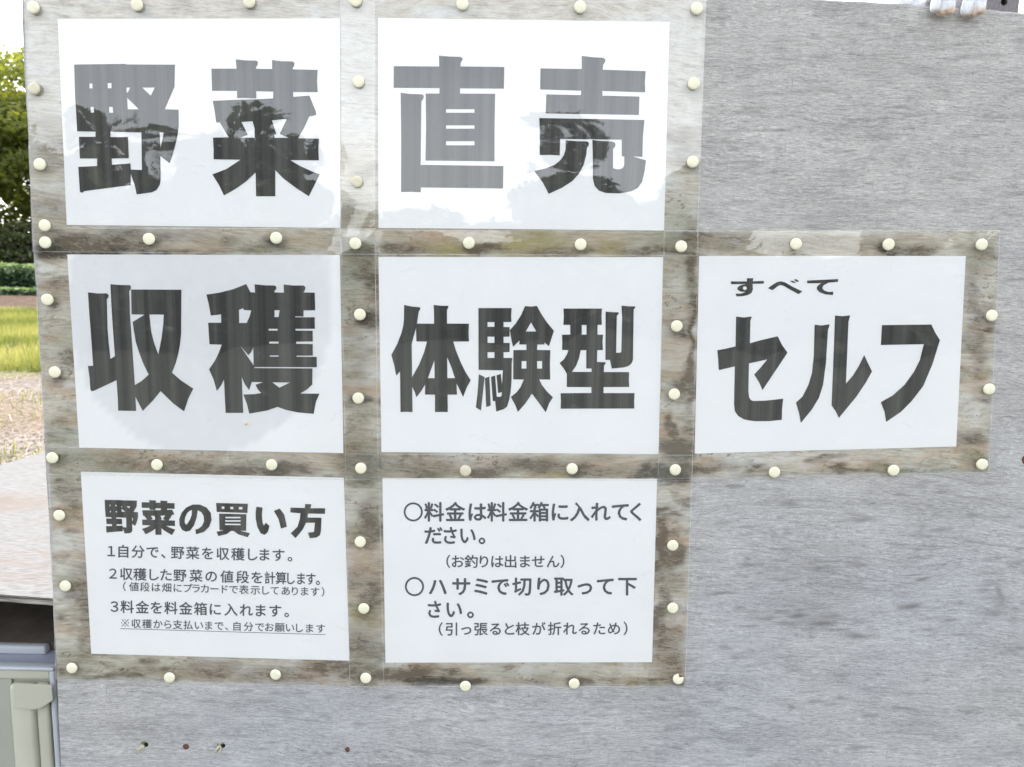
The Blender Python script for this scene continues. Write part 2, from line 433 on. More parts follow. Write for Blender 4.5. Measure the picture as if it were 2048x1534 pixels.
# trees beyond the field, seen in the strip left of the board
tg = 'trees beyond the field'
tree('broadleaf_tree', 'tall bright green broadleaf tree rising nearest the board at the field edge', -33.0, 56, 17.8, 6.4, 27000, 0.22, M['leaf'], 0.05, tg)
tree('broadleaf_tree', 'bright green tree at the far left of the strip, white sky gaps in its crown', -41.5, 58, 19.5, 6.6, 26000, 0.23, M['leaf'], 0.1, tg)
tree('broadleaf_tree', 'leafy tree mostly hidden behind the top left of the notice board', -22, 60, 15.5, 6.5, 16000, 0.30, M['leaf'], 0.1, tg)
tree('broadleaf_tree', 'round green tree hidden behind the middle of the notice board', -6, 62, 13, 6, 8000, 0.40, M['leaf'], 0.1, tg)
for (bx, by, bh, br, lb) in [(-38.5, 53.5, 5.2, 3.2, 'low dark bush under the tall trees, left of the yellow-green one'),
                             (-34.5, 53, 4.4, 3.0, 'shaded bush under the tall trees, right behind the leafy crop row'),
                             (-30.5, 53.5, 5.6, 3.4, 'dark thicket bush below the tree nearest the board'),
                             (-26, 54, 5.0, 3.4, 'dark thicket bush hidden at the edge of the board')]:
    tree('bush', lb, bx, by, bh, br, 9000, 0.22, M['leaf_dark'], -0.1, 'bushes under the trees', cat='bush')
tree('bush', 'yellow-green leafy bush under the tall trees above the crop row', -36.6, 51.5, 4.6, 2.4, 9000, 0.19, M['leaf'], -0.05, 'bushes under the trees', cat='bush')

def crop_row(name, label, x0, x1, y0, y1, h, n, size, mat, cat, kind=None):
    P = rng.random((n, 3)); 
    P[:, 0] = x0+(x1-x0)*P[:, 0]; u = P[:, 1].copy(); P[:, 1] = y0+(y1-y0)*u
    hh = h*(0.82+0.3*fbm(P[:, 0]*1.3+100, P[:, 1]*1.3+100, 3, 9))
    zt = rng.random(n)**0.55
    P[:, 2] = hh*zt
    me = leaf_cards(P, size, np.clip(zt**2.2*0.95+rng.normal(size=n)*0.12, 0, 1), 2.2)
    tag(link(name, me, mat), label, cat, None, kind)
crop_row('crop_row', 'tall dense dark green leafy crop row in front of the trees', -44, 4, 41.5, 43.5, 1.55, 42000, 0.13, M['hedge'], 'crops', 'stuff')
crop_row('seedling_row', 'low row of pale green seedlings at the edge of the brown soil', -32, 4, 36.0, 37.2, 0.34, 9000, 0.12, M['hedge'], 'crops', 'stuff')

def blades(name, label, n, yfun, hgt, wid, mat, lie=0.0, kind='stuff', spread=1.0, lean=0.5, tonef=None):
    """grass blades / straw stems as thin triangles in the field left of and behind the board"""
    P = yfun(n); n = len(P)
    az = rng.random(n)*2*math.pi; H = hgt*(0.5+rng.random(n))
    el = np.where(rng.random(n) < lie, rng.random(n)*0.16, math.pi/2-np.abs(rng.normal(size=n))*lean)
    d = np.stack([np.cos(az)*np.cos(el), np.sin(az)*np.cos(el), np.abs(np.sin(el))], 1)
    side = np.stack([-np.sin(az), np.cos(az), np.zeros(n)], 1)
    fl = rng.random(n) < 0.5
    side[fl] = np.array([1.0, 0.1, 0])
    tip = P+d*H[:, None]; tip[:, 2] -= 0.1*H*(1-d[:, 2])
    midp = P+d*H[:, None]*0.5
    w = wid*(0.6+0.8*rng.random(n))[:, None]
    V = np.stack([P-side*w/2, P+side*w/2, midp+side*w*0.4, tip+side*w*0.06, tip-side*w*0.06, midp-side*w*0.4], 1).reshape(-1, 3)
    b = np.arange(n)[:, None]*6
    F = np.concatenate([b+np.array([[0, 1, 2, 5]]), b+np.array([[5, 2, 3, 4]])])
    me = np_mesh(V, F)
    tn = np.clip(rng.normal(0.5, 0.2, n)+(0 if tonef is None else tonef(P)), 0, 1)
    set_attr(me, 'tone', np.repeat(tn, 6)); return tag(link(name, me, mat), label, 'grass', None, kind)
def wedge(y0, y1, wide=0.35, edge=0.0):
    """points on the field; densest in the strip that can be seen left of the board, fewer behind it"""
    def f(n):
        y = y0+(y1-y0)*rng.random(n)
        k = np.where(rng.random(n) < 0.75, -0.50-rng.random(n)*wide, -0.9+1.3*rng.random(n))
        x = k*(y+0.8)
        patch = fbm(x*0.9+30, y*0.9+30, 3, 21)
        keep = patch+edge > 0.38
        z = np.full(n, -0.02)
        return np.stack([x, y, z], 1)[keep]
    return f
blades('grass', 'bright yellow-green grass growing across the field', 90000, wedge(8.6, 22.6, 0.35, 0.1), 0.16, 0.010, M['grass'], 0.1, lean=0.6,
       tonef=lambda P: (fbm(P[:, 0]*0.7+9, P[:, 1]*0.45+9, 3, 4)-0.5)*1.5)
blades('grass_tufts', 'scattered green tufts growing through the dry straw', 3400, wedge(3.0, 8.6, 0.35, -0.24), 0.085, 0.007, M['grass'], 0.1, lean=0.6)
blades('straw', 'dry pale straw and dead stems lying on the ground', 30000, wedge(2.4, 8.9, 0.35, 0.25), 0.30, 0.007, M['straw'], 1.0)
blades('dead_twigs', 'dark band of dead twigs between the grass patches', 7000, wedge(9.6, 10.8, 0.35, 0.3), 0.25, 0.009, M['bark'], 0.95, lean=1.0)
for (ax, ay, bx, by, lb) in [(0, 700, 36, 686, 'pale bent stalk lying across the grass at the photo edge'),
                         (38, 790, 47, 778, 'short white forked stalk standing in the straw'),
                         (16, 830, 24, 845, 'white dead stalk slanting over the straw pile')]:
    a = on_z(ax, ay, 0.05); b = on_z(bx, by, 0.09)
    bm = bmesh.new(); mid = (a+b)/2+Vector((0, 0, 0.03))
    tube_bm(bm, [tuple(a), tuple(mid), tuple(b)], [0.006, 0.005, 0.003], 5)
    tag(link('dead_stalk', bm_mesh(bm, True), M['splinter']), lb, 'stalk', 'pale dead stalks in the field')

# vegetation on the photographer's side: it shows only as the reflection in the film
for (bx, by, bh, br, nl, mt, lb) in [
        (-9.3, -17, 4.7, 3.0, 9000, 'leaf_dark', 'dark tree mirrored in the film over the first large character'),
        (-6.2, -18.5, 5.6, 2.2, 8000, 'leaf_dark', 'dark tree mirrored in the film over the second large character'),
        (1.4, -22, 6.2, 2.6, 8000, 'leaf_dark', 'dark tree mirrored in the film over the lower part of the upper middle sign'),
        (5.2, -20, 4.6, 2.6, 8000, 'leaf_dark', 'dark tree mirrored at the foot of the fourth large character'),
        (11, -19, 3.8, 3.2, 7000, 'leaf_dark', 'dark bush-like tree mirrored at the right of the upper signs'),
        (-15, -19, 5.2, 3.6, 7000, 'leaf_dark', 'dark tree across the path behind the photographer on the left'),
        (17, -20, 5.4, 3.8, 7000, 'leaf_dark', 'dark tree across the path behind the photographer on the right'),
        (-1.8, -16, 2.6, 2.4, 6000, 'leaf_dark', 'low dark shrub mirrored in the middle row of signs'),
        (3.0, -16, 2.6, 2.6, 6000, 'leaf_dark', 'low dark shrub mirrored in the middle row beside the gap')]:
    tree('tree', lb, bx, by, bh, br, nl, 0.26, M[mt], -0.1, 'trees mirrored in the glossy film')
crop_row('hedge', 'dark hedge behind the photographer, mirrored in the glossy film', -30, 30, -15.5, -14, 2.3, 30000, 0.22, M['leaf_dark'], 'hedge', 'stuff')

# ------------------------------------------------------------------ the notice board
TH = 0.009
FILM_PX = {   # outlines of the seven pouches: TL, TR, BR, BL
    1: [(49, -14), (751, -16), (751, 509), (66, 504)],
    2: [(682, -16), (1412, -12), (1393, 512), (683, 509)],
    3: [(67, 456), (751, 457), (758, 960), (96, 948)],
    4: [(681, 461), (1397, 461), (1384, 961), (692, 957)],
    5: [(1327, 462), (1997, 461), (1975, 944), (1314, 957)],
    6: [(97, 893), (758, 907), (769, 1374), (113, 1357)],
    7: [(691, 907), (1385, 909), (1370, 1372), (700, 1371)]}
STAINS = [  # x, y, rx, ry, strength, kind   (photo pixels on the board plane)
(150,485,60,18,.7,'b'),(215,492,70,14,.8,'b'),(250,468,60,10,.5,'b'),(320,468,90,9,.35,'b'),(110,503,40,10,.9,'b'),(400,495,60,15,.5,'t'),(455,480,25,12,.4,'b'),(520,502,40,8,.6,'g'),(600,485,80,20,.4,'t'),(545,503,60,7,.5,'g'),(700,485,40,25,.4,'g'),(740,500,50,16,.5,'b'),(790,500,60,12,.6,'b'),(860,480,60,20,.7,'t'),(905,497,50,12,.7,'y'),(968,495,35,9,.9,'b'),(1040,490,60,18,.8,'y'),(1080,480,40,20,.6,'y'),(1120,505,60,8,.5,'b'),(1200,490,60,20,.5,'t'),(1230,500,30,16,.6,'y'),(1300,502,50,10,.6,'b'),(1350,478,60,20,.5,'g'),(230,506,200,6,.6,'d'),(1010,480,90,20,.4,'t'),(760,470,60,14,.4,'t'),
(90,250,40,20,.25,'b'),(112,300,50,30,.4,'b'),(100,420,50,20,.4,'b'),(110,590,50,12,.4,'g'),(140,566,40,12,.5,'b'),(145,720,30,14,.6,'b'),(110,690,50,30,.3,'g'),(100,870,70,22,.7,'g'),(140,915,80,20,.6,'g'),(120,960,60,20,.4,'g'),(145,1000,20,25,.4,'b'),(118,1090,40,50,.5,'w'),(130,1165,30,12,.6,'g'),(168,1200,20,60,.6,'b'),(170,1260,15,50,.4,'b'),(140,1320,60,25,.5,'g'),(230,1356,160,8,.7,'g'),(85,130,60,80,.5,'w'),(90,215,50,40,.4,'w'),(110,370,40,20,.3,'w'),
(715,100,60,100,.5,'w'),(715,250,50,60,.4,'w'),(700,330,40,30,.3,'t'),(735,345,25,15,.4,'b'),(710,425,50,24,.4,'b'),(710,545,40,36,.7,'g'),(745,560,12,40,.6,'b'),(742,640,26,14,.8,'b'),(700,600,30,40,.4,'g'),(735,680,25,20,.6,'w'),(700,720,36,60,.3,'b'),(720,830,40,30,.4,'w'),(715,850,40,40,.3,'t'),(705,890,40,30,.5,'g'),(725,925,45,28,.6,'b'),(725,925,45,28,.5,'g'),(722,962,40,9,.9,'g'),(715,1000,40,30,.4,'w'),(745,1050,18,40,.7,'b'),(722,1060,40,16,.6,'g'),(722,1120,40,60,.7,'t'),(742,1200,22,36,.7,'b'),(735,1228,26,18,.7,'y'),(730,1290,36,26,.5,'b'),(715,1340,40,20,.6,'b'),(710,1160,30,20,.4,'b'),
(1370,60,60,80,.6,'w'),(1370,200,50,80,.5,'w'),(1360,275,40,15,.4,'b'),(1372,310,30,20,.35,'b'),(1365,400,30,30,.3,'w'),(1350,440,40,26,.5,'g'),(1392,478,26,26,.6,'b'),(1388,540,18,40,.7,'b'),(1350,570,24,40,.4,'w'),(1386,640,9,60,.8,'b'),(1350,700,36,40,.4,'t'),(1386,745,10,60,.8,'b'),(1370,780,12,18,.7,'b'),(1345,850,12,20,.9,'b'),(1345,830,30,40,.4,'w'),(1355,898,26,22,1.0,'b'),(1340,952,44,9,1.1,'d'),(1375,945,14,16,.9,'b'),(1322,1085,14,46,1.0,'b'),(1348,1110,20,26,.8,'b'),(1342,1160,26,30,.45,'b'),(1326,1225,12,40,.8,'b'),(1340,1290,34,40,.5,'b'),(1350,1350,36,18,.5,'g'),(1350,1030,36,40,.5,'w'),(1345,1240,30,30,.4,'w'),
(200,925,80,20,.5,'g'),(250,925,40,18,.4,'b'),(360,935,80,12,.6,'b'),(420,948,80,7,.9,'b'),(480,942,60,10,.7,'b'),(572,940,44,12,.95,'b'),(640,920,60,15,.4,'t'),(560,915,60,10,.5,'w'),(830,930,60,20,.5,'b'),(860,948,30,7,.9,'g'),(972,945,36,11,1.0,'b'),(1000,922,60,10,.5,'t'),(1060,930,60,12,.8,'b'),(1120,948,50,7,.6,'y'),(1180,940,60,12,.6,'b'),(1230,930,50,16,.5,'t'),(1300,945,26,12,1.0,'d'),(1455,932,60,10,.35,'b'),(1550,952,60,6,.7,'g'),(1700,948,100,7,.6,'g'),(1790,938,50,10,.9,'g'),(1880,942,60,9,.6,'g'),(1960,918,24,14,.9,'g'),(1400,940,30,10,.7,'b'),(1500,915,80,10,.5,'w'),
(1450,488,70,18,.35,'b'),(1640,490,120,16,.3,'b'),(1560,488,160,16,.35,'g'),(1832,502,36,10,.8,'b'),(1955,520,30,30,.5,'g'),(1945,612,16,50,.5,'b'),(1958,700,16,60,.4,'b'),(1948,560,30,60,.4,'w'),(1950,800,24,50,.5,'w'),(1946,878,34,12,.6,'b'),
(350,1350,80,12,.4,'t'),(430,1338,60,16,.5,'b'),(560,1350,120,18,.45,'b'),(655,1335,50,12,.7,'b'),(300,1340,80,18,.4,'g'),(800,1345,60,12,1.0,'b'),(880,1364,70,7,1.0,'d'),(940,1362,26,9,1.0,'b'),(1060,1366,60,6,.4,'b'),(1165,1366,26,9,.9,'b'),(1300,1364,50,8,.8,'g'),(1342,1325,24,26,.5,'b'),(1040,1335,120,14,.4,'w'),(560,1330,60,8,.4,'w'),(1000,1345,200,10,.3,'g')]

TACKS = [
(68,16,'cream tack at the top left corner of the board, above the vegetables sign'),
(275,10,'cream tack on the top edge above the first vegetables character'),
(499,4,'cream tack cut by the photo edge above the second vegetables character'),
(712,2,'half-cropped cream tack on the top edge in the gap between vegetables and direct-sale signs'),
(925,9,'cream tack on the top edge above the first direct-sale character'),
(1160,15,'cream tack on the top edge above the second direct-sale character'),
(1393,18,'cream tack at the top right corner of the direct-sale sign'),
(70,178,'stained cream tack on the left board edge beside the top of the first vegetables character'),
(717,164,'cream tack in the gap between vegetables and direct-sale, level with the characters\' tops'),
(1387,168,'upper of two cream tacks right of the direct-sale sign'),
(81,329,'cream tack on the left board edge beside the foot of the first vegetables character'),
(714,364,'dirty cream tack in the gap between vegetables and direct-sale, level with the characters\' feet'),
(1385,324,'lower of two cream tacks right of the direct-sale sign'),
(91,451,'upper tack of the close pair on the left board edge'),
(92,485,'lower tack of the close pair on the left board edge'),
(299,478,'cream tack between the vegetables sign and the harvest sign below it, left one'),
(553,476,'cream tack between the vegetables sign and the harvest sign below it, right one'),
(711,487,'cream tack where the four upper left pouches overlap'),
(938,486,'cream tack between direct-sale sign and the three-character sign below it, left one'),
(1161,489,'cream tack between direct-sale sign and the three-character sign below it, right one'),
(1362,493,'cream tack at the upper left corner of the katakana sign'),
(1591,488,'cream tack above the small hiragana line of the katakana sign'),
(1776,489,'cream tack above the katakana sign, right of the middle'),
(1962,489,'cream tack at the upper right corner of the katakana sign'),
(96,599,'upper cream tack left of the harvest sign, level with its characters\' tops'),
(720,629,'upper of two tacks between the harvest and three-character signs'),
(1353,652,'upper of two tacks between the three-character and katakana signs'),
(1982,631,'upper of two tacks on the right margin of the katakana sign'),
(111,744,'lower cream tack left of the harvest sign, halfway down its first character'),
(717,796,'lower of two tacks between the harvest and three-character signs'),
(1348,788,'lower of two tacks between the three-character and katakana signs'),
(1977,778,'lower of two tacks on the right margin of the katakana sign'),
(106,915,'cream tack on the left board edge level with the far edge of the tabletop'),
(315,929,'cream tack under the first harvest character, above the buying steps heading'),
(544,929,'cream tack under the second harvest character, above the buying steps heading'),
(722,936,'cream tack where the four lower left pouches overlap'),
(931,941,'slightly soiled cream tack below the left character of the three-character sign'),
(1144,937,'cream tack below the right half of the three-character sign'),
(1350,939,'cream tack on the red-brown stain at the lower left corner of the katakana sign'),
(1548,944,'cream tack under the first katakana letter on the lower margin'),
(1786,940,'cream tack under the last katakana letter on the lower margin'),
(1963,928,'cream tack at the lower right corner of the katakana sign'),
(120,1030,'cream tack on the left board edge beside the bold heading of buying steps'),
(721,1083,'upper of two tacks between the two bottom signs'),
(1345,1090,'upper of two tacks right of the sign with circle bullets'),
(132,1171,'cream tack on the left board edge level with the front edge of the tabletop'),
(728,1216,'lower of two tacks between the two bottom signs'),
(1345,1215,'lower of two tacks right of the sign with circle bullets'),
(145,1335,'cream tack at the lower left corner of the buying steps sign'),
(340,1354,'cream tack below the underlined last line of the buying steps, left one'),
(552,1348,'cream tack below the underlined last line of the buying steps, right one'),
(732,1355,'cream tack at the bottom where the two lowest pouches overlap'),
(931,1371,'cream tack below the sign with circle bullets, left one'),
(1148,1366,'cream tack below the sign with circle bullets, right one'),
(1356,1357,'chipped cream tack with a notch in its rim, lower right corner of the bullet sign')]
TACK_XY = [(x, y) for (x, y, lb) in TACKS]

def build_board():
    step = 0.0016
    xl = -0.535; xr = 0.72; zb = 0.74; zt = 1.66
    nx = int((xr-xl)/step); nz = int((zt-zb)/step)
    xs = np.linspace(xl, xr, nx); zs = np.linspace(zb, zt, nz)
    X, Z = np.meshgrid(xs, zs)
    # real outline: the left edge is cut a little wavy and the top falls to the right
    LE = [(43, -60), (45, 40), (49, 150), (56, 260), (62, 420), (66, 490), (74, 590), (83, 760), (91, 910), (100, 1080), (106, 1200), (113, 1340), (122, 1534)]
    le = np.array([tuple(on_y(*p)) for p in LE]); o = np.argsort(le[:, 2])
    ex = np.interp(zs, le[o, 2], le[o, 0]) + (vnoise(zs*60, zs*0+3, 3)-0.5)*0.0008
    TE = [(1300, -14), (1500, -6), (1700, 3), (1800, 9), (1850, 12), (1920, 16), (1965, 20), (2030, 26), (2050, 29), (2120, 36)]
    te = np.array([tuple(on_y(*p)) for p in TE])
    tz = np.interp(xs, te[:, 0], te[:, 2]); sl = (te[0, 2]-te[2, 2])/(te[2, 0]-te[0, 0])
    tz = np.where(xs < te[0, 0], te[0, 2]+(te[0, 0]-xs)*sl*0.6, tz)+(vnoise(xs*90, xs*0+8, 5)-0.5)*0.0007
    u = (X-xl)/(xr-xl)
    w = np.clip((Z-zb)/(zt-zb), 0, 1)
    Zd = zb+(tz[None, :]-zb)*w
    exd = np.interp(Zd, le[o, 2], le[o, 0]) + (vnoise(Zd*60, Zd*0+3, 3)-0.5)*0.0008
    Xd = exd+(xr-exd)*u; ex = exd[:, 0]
    V = np.stack([Xd.ravel(), np.zeros(Xd.size), Zd.ravel()], 1)
    idx = np.arange(nx*nz).reshape(nz, nx)
    F = np.stack([idx[:-1, :-1].ravel(), idx[:-1, 1:].ravel(), idx[1:, 1:].ravel(), idx[1:, :-1].ravel()], 1)
    # rim, back and the plain lower and right continuation
    n0 = len(V)
    front_b = idx[0, :]; front_t = idx[-1, :]; le_i = idx[:, 0]; re_i = idx[:, -1]
    extra = []; EF = []
    def strip(ids, flip):
        nonlocal extra, EF
        base = n0+len(extra)
        for i in ids: extra.append((V[i, 0], TH, V[i, 2]))
        for k in range(len(ids)-1):
            a, b, c, d = ids[k], ids[k+1], base+k+1, base+k
            EF.append((a, b, c, d) if flip else (b, a, d, c))
    strip(list(front_t), True); strip(list(le_i), False)
    V = np.concatenate([V, np.array(extra)]); F = np.concatenate([F, np.array(EF)])
    me = np_mesh(V, F, False)
    px, py = proj(V)
    wx = px+(fbm(px/45, py/30, 4, 31)-0.5)*52; wy = py+(fbm(px/45+40, py/30+9, 4, 37)-0.5)*26
    ch = {k: np.zeros(len(V)) for k in 'btgywd'}
    for (x, y, rx, ry, s, k) in STAINS:
        d2 = ((wx-x)/(rx*1.15))**2+((wy-y)/(ry*1.25))**2
        ch[k] = np.maximum(ch[k], s*np.exp(-d2**1.4*0.8))
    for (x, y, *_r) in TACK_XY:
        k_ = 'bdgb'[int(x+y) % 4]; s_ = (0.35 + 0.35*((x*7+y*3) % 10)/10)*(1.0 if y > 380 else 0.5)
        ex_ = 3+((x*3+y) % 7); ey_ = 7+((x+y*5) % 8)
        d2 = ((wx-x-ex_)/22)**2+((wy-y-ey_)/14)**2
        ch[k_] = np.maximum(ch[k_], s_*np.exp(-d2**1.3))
    # marbled tide lines
    mar = fbm(px/60+3, py/30+8, 5, 51); line = np.exp(-((mar-0.5)/0.012)**2)
    ch['b'] = np.maximum(ch['b'], line*0.8*np.clip(fbm(px/90, py/60, 2, 3)*2.2-0.75, 0, 1)*(py > 380))
    ch['g'] = np.maximum(ch['g'], np.clip(fbm(px/80+70, py/26, 4, 61)-0.57, 0, 1)*2.2*np.clip((py-300)/400, 0, 1))
    ch['t'] = np.maximum(ch['t'], np.clip(fbm(px/70+20, py/30, 4, 71)-0.49, 0, 1)*2.8*np.clip((py-380)/300, 0, 1))
    ch['b'] = np.maximum(ch['b'], np.clip(fbm(px/60+90, py/20, 4, 81)-0.58, 0, 1)*3.0*np.clip((py-380)/300, 0, 1))
    ch['w'] = np.maximum(ch['w'], np.clip(fbm(px/70+10, py/22, 4, 91)-0.50, 0, 1)*3.0)
    # lens-shaped weathered hollows and scattered short ones in the bare plywood
    wd = np.zeros(len(V)); pr = random.Random(5)
    marks = [(1280+a/2.211, 840+b/2.211, r1, r2, k_) for a, b, r1, r2, k_ in [(655,372,22,4,.6),(980,440,30,6,.55),(480,638,20,4,.7),(790,655,30,5,.6),(960,645,26,5,.5),(640,705,34,4,.6),(360,765,34,4,.7),
        (1245,703,14,3,.9),(1190,825,22,6,.85),(700,862,22,5,.8),(800,900,26,6,.8),(650,900,30,5,.5),(960,955,30,5,.8),(1570,850,18,6,.6),(1590,770,10,26,.6),(1375,882,18,4,.6),(560,875,20,4,.6),(1320,490,20,4,.55),
        (1560,725,26,5,.6),(1470,420,16,4,.5),(380,1005,16,4,.5),(670,1268,8,4,.7),(830,870,30,6,.6),(900,560,60,14,.22),(700,800,110,30,.2),(600,700,140,40,.15),(1000,620,130,30,.15)]]
    marks += [(pr.uniform(1400, 2048), pr.uniform(10, 460) if pr.random() < .45 else pr.uniform(960, 1534), pr.uniform(8, 26), pr.uniform(2, 4.5), pr.uniform(.2, .55)) for _ in range(80)]
    marks += [(pr.uniform(130, 1400), pr.uniform(1385, 1534), pr.uniform(8, 26), pr.uniform(2, 4.5), pr.uniform(.15, .5)) for _ in range(34)]
    w2x = px+(fbm(px/20, py/20, 2, 41)-0.5)*14; w2y = py+(fbm(px/34+4, py/34, 3, 47)-0.5)*12-(px-1700)*-0.02
    for (x, y, r1, r2, k_) in marks:
        sel = (np.abs(px-x) < r1*2.6+15) & (np.abs(py-y) < r2*3+20)
        d2 = ((w2x[sel]-x)/r1)**2+((w2y[sel]-y-(x-1700)*0.02)/r2)**2
        wd[sel] = np.maximum(wd[sel], k_*np.exp(-d2))
    wd = np.maximum(wd, np.clip(fbm(px/60+9, py/9+4, 4, 55)-0.62, 0, 1)*2.0)
    set_attr(me, 'weather', np.clip(wd*1.25, 0, 1))
    # algae line that follows the lower edge of the pouches
    film = np.zeros(len(V)); rim = np.zeros(len(V))
    sx = px+(fbm(px/14, py/14, 3, 15)-0.5)*9; sy = py+(fbm(px/14+5, py/14+5, 3, 25)-0.5)*9
    for q in FILM_PX.values():
        q = np.array(q, float); dmin = np.full(len(V), 1e9)
        for a, b in zip(q, np.roll(q, -1, 0)):
            e = (b-a)/np.linalg.norm(b-a)
            dmin = np.minimum(dmin, (sy-a[1])*e[0]-(sx-a[0])*e[1])
        film = np.maximum(film, 1/(1+np.exp(-(dmin-1)/2.2)))
    ch['t'] *= 0.7
    names = dict(b='brown', t='tan', g='green', y='yellow', w='white', d='dark')
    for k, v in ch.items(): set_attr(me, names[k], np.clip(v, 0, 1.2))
    set_attr(me, 'film', np.clip(film, 0, 1))
    root = empty('notice_board', (0, 0, 0))
    tag(root, 'large weathered grey plywood notice board carrying seven laminated Japanese signs', 'notice board')
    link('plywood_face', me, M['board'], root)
    # lower and right continuation out of the picture, and the back veneer
    zlow = 0.32; xr2 = 1.15
    def zero_attr(m_):
        for nm in names.values(): set_attr(m_, nm, np.zeros(len(m_.vertices)))
        set_attr(m_, 'weather', np.zeros(len(m_.vertices)))
        set_attr(m_, 'film', np.zeros(len(m_.vertices))); return m_
    exl = float(ex[0]); tzr = float(tz[-1])
    link('plywood_foot', zero_attr(mesh_from([(exl-0.01, 0, zlow), (xr2, 0, zlow), (xr2, 0, zb), (exl, 0, zb)], [(0, 1, 2, 3)])), M['board'], root)
    link('plywood_edge', zero_attr(mesh_from([(xr, 0, zb), (xr2, 0, zb), (xr2, 0, tzr-0.03), (xr, 0, tzr), (xr, TH, tzr), (xr2, TH, tzr-0.03), (xr2, TH, zlow), (xr2, 0, zlow)],
         [(0, 1, 2, 3), (3, 2, 5, 4), (2, 1, 7, 6, 5)])), M['board'], root)
    bk = [(float(a), TH+0.0005, float(b)) for a, b in zip(ex[::20], zs[::20]+0*zs[::20])]
    gx = Xd[-1]; gz = Zd[-1]
    pts = [(exl+0.002, TH, zlow), (xr2, TH, zlow), (xr2, TH, tzr-0.03)]+[(float(gx[i]), TH, float(gz[i])) for i in range(nx-1, -1, -25)]
    pts += [(float(Xd[i, 0])+0.0015, TH, float(Zd[i, 0])) for i in range(nz-1, -1, -12)]
    link('back_veneer', zero_attr(mesh_from([(p[0], p[1]+0.0004, p[2]) for p in pts], [tuple(range(len(pts)))[::-1]])), M['board'], root)
    # nails, holes and splinters in the lower part
    def disc(px_, py_, r, d, name, mat, squash=1.0):
        c = on_y(px_, py_, 0); bm = bmesh.new(); N = 18
        prof = [(0.0, -d*1.1), (r*0.55, -d), (r*0.9, -d*0.75), (r, -d*0.3), (r*0.97, 0.0006)]
        prev = None; ctr = bm.verts.new((0, prof[0][1], 0))
        for (rr, yy) in prof[1:]:
            ring = [bm.verts.new((math.cos(2*math.pi*k/N)*rr*(1+0.07*math.sin(5*k)), yy, math.sin(2*math.pi*k/N)*rr*squash)) for k in range(N)]
            for k in range(N):
                if prev is None: bm.faces.new((ctr, ring[k], ring[(k+1) % N]))
                else: bm.faces.new((prev[k], ring[k], ring[(k+1) % N], prev[(k+1) % N]))
            prev = ring
        o = link(name, bm_mesh(bm, True), mat, root); o.location = c; return o
    disc(372, 1493, 0.0036, 0.0006, 'nail', M['rust'])
    o = disc(695, 1499, 0.0026, 0.0007, 'nail', M['rust'], 1.3); o['label'] = 'small oval rusty nail stump'
    disc(2052, 919, 0.0045, 0.0007, 'nail', M['rust'], 1.25)
    for (hx, hy, fl) in [(292, 1489, -1), (446, 1491, -1)]:
        h = disc(hx, hy, 0.0028, 0.00025, 'nail_hole', M['hole'], 1.0)
        bm = bmesh.new(); rr = random.Random(hx)
        for k in range(4):
            a = on_y(hx-4-k*1.5, hy+rr.uniform(-3, 2), -0.0006); b = on_y(hx-10-k*4+rr.uniform(-3, 6), hy+8+rr.uniform(2, 14)*(1 if hx > 400 else .6), -0.0028)
            tube_bm(bm, [tuple(a), tuple((a+b)/2+Vector((0, -0.0012, 0))), tuple(b)], [0.0006, 0.0009, 0.0002], 5)
        link('splinter', bm_mesh(bm), M['splinter'], root)
        bm = bmesh.new()
        for k in range(7):
            a = on_y(hx-6+rr.uniform(-5, 5), hy+rr.uniform(-6, 10), -0.0006)
            bmesh.ops.create_icosphere(bm, subdivisions=1, radius=0.0008+0.0005*rr.random(), matrix=Matrix.Translation(a))
        link('moss_tuft', bm_mesh(bm), M['moss'], root)
    return root
board = build_board()

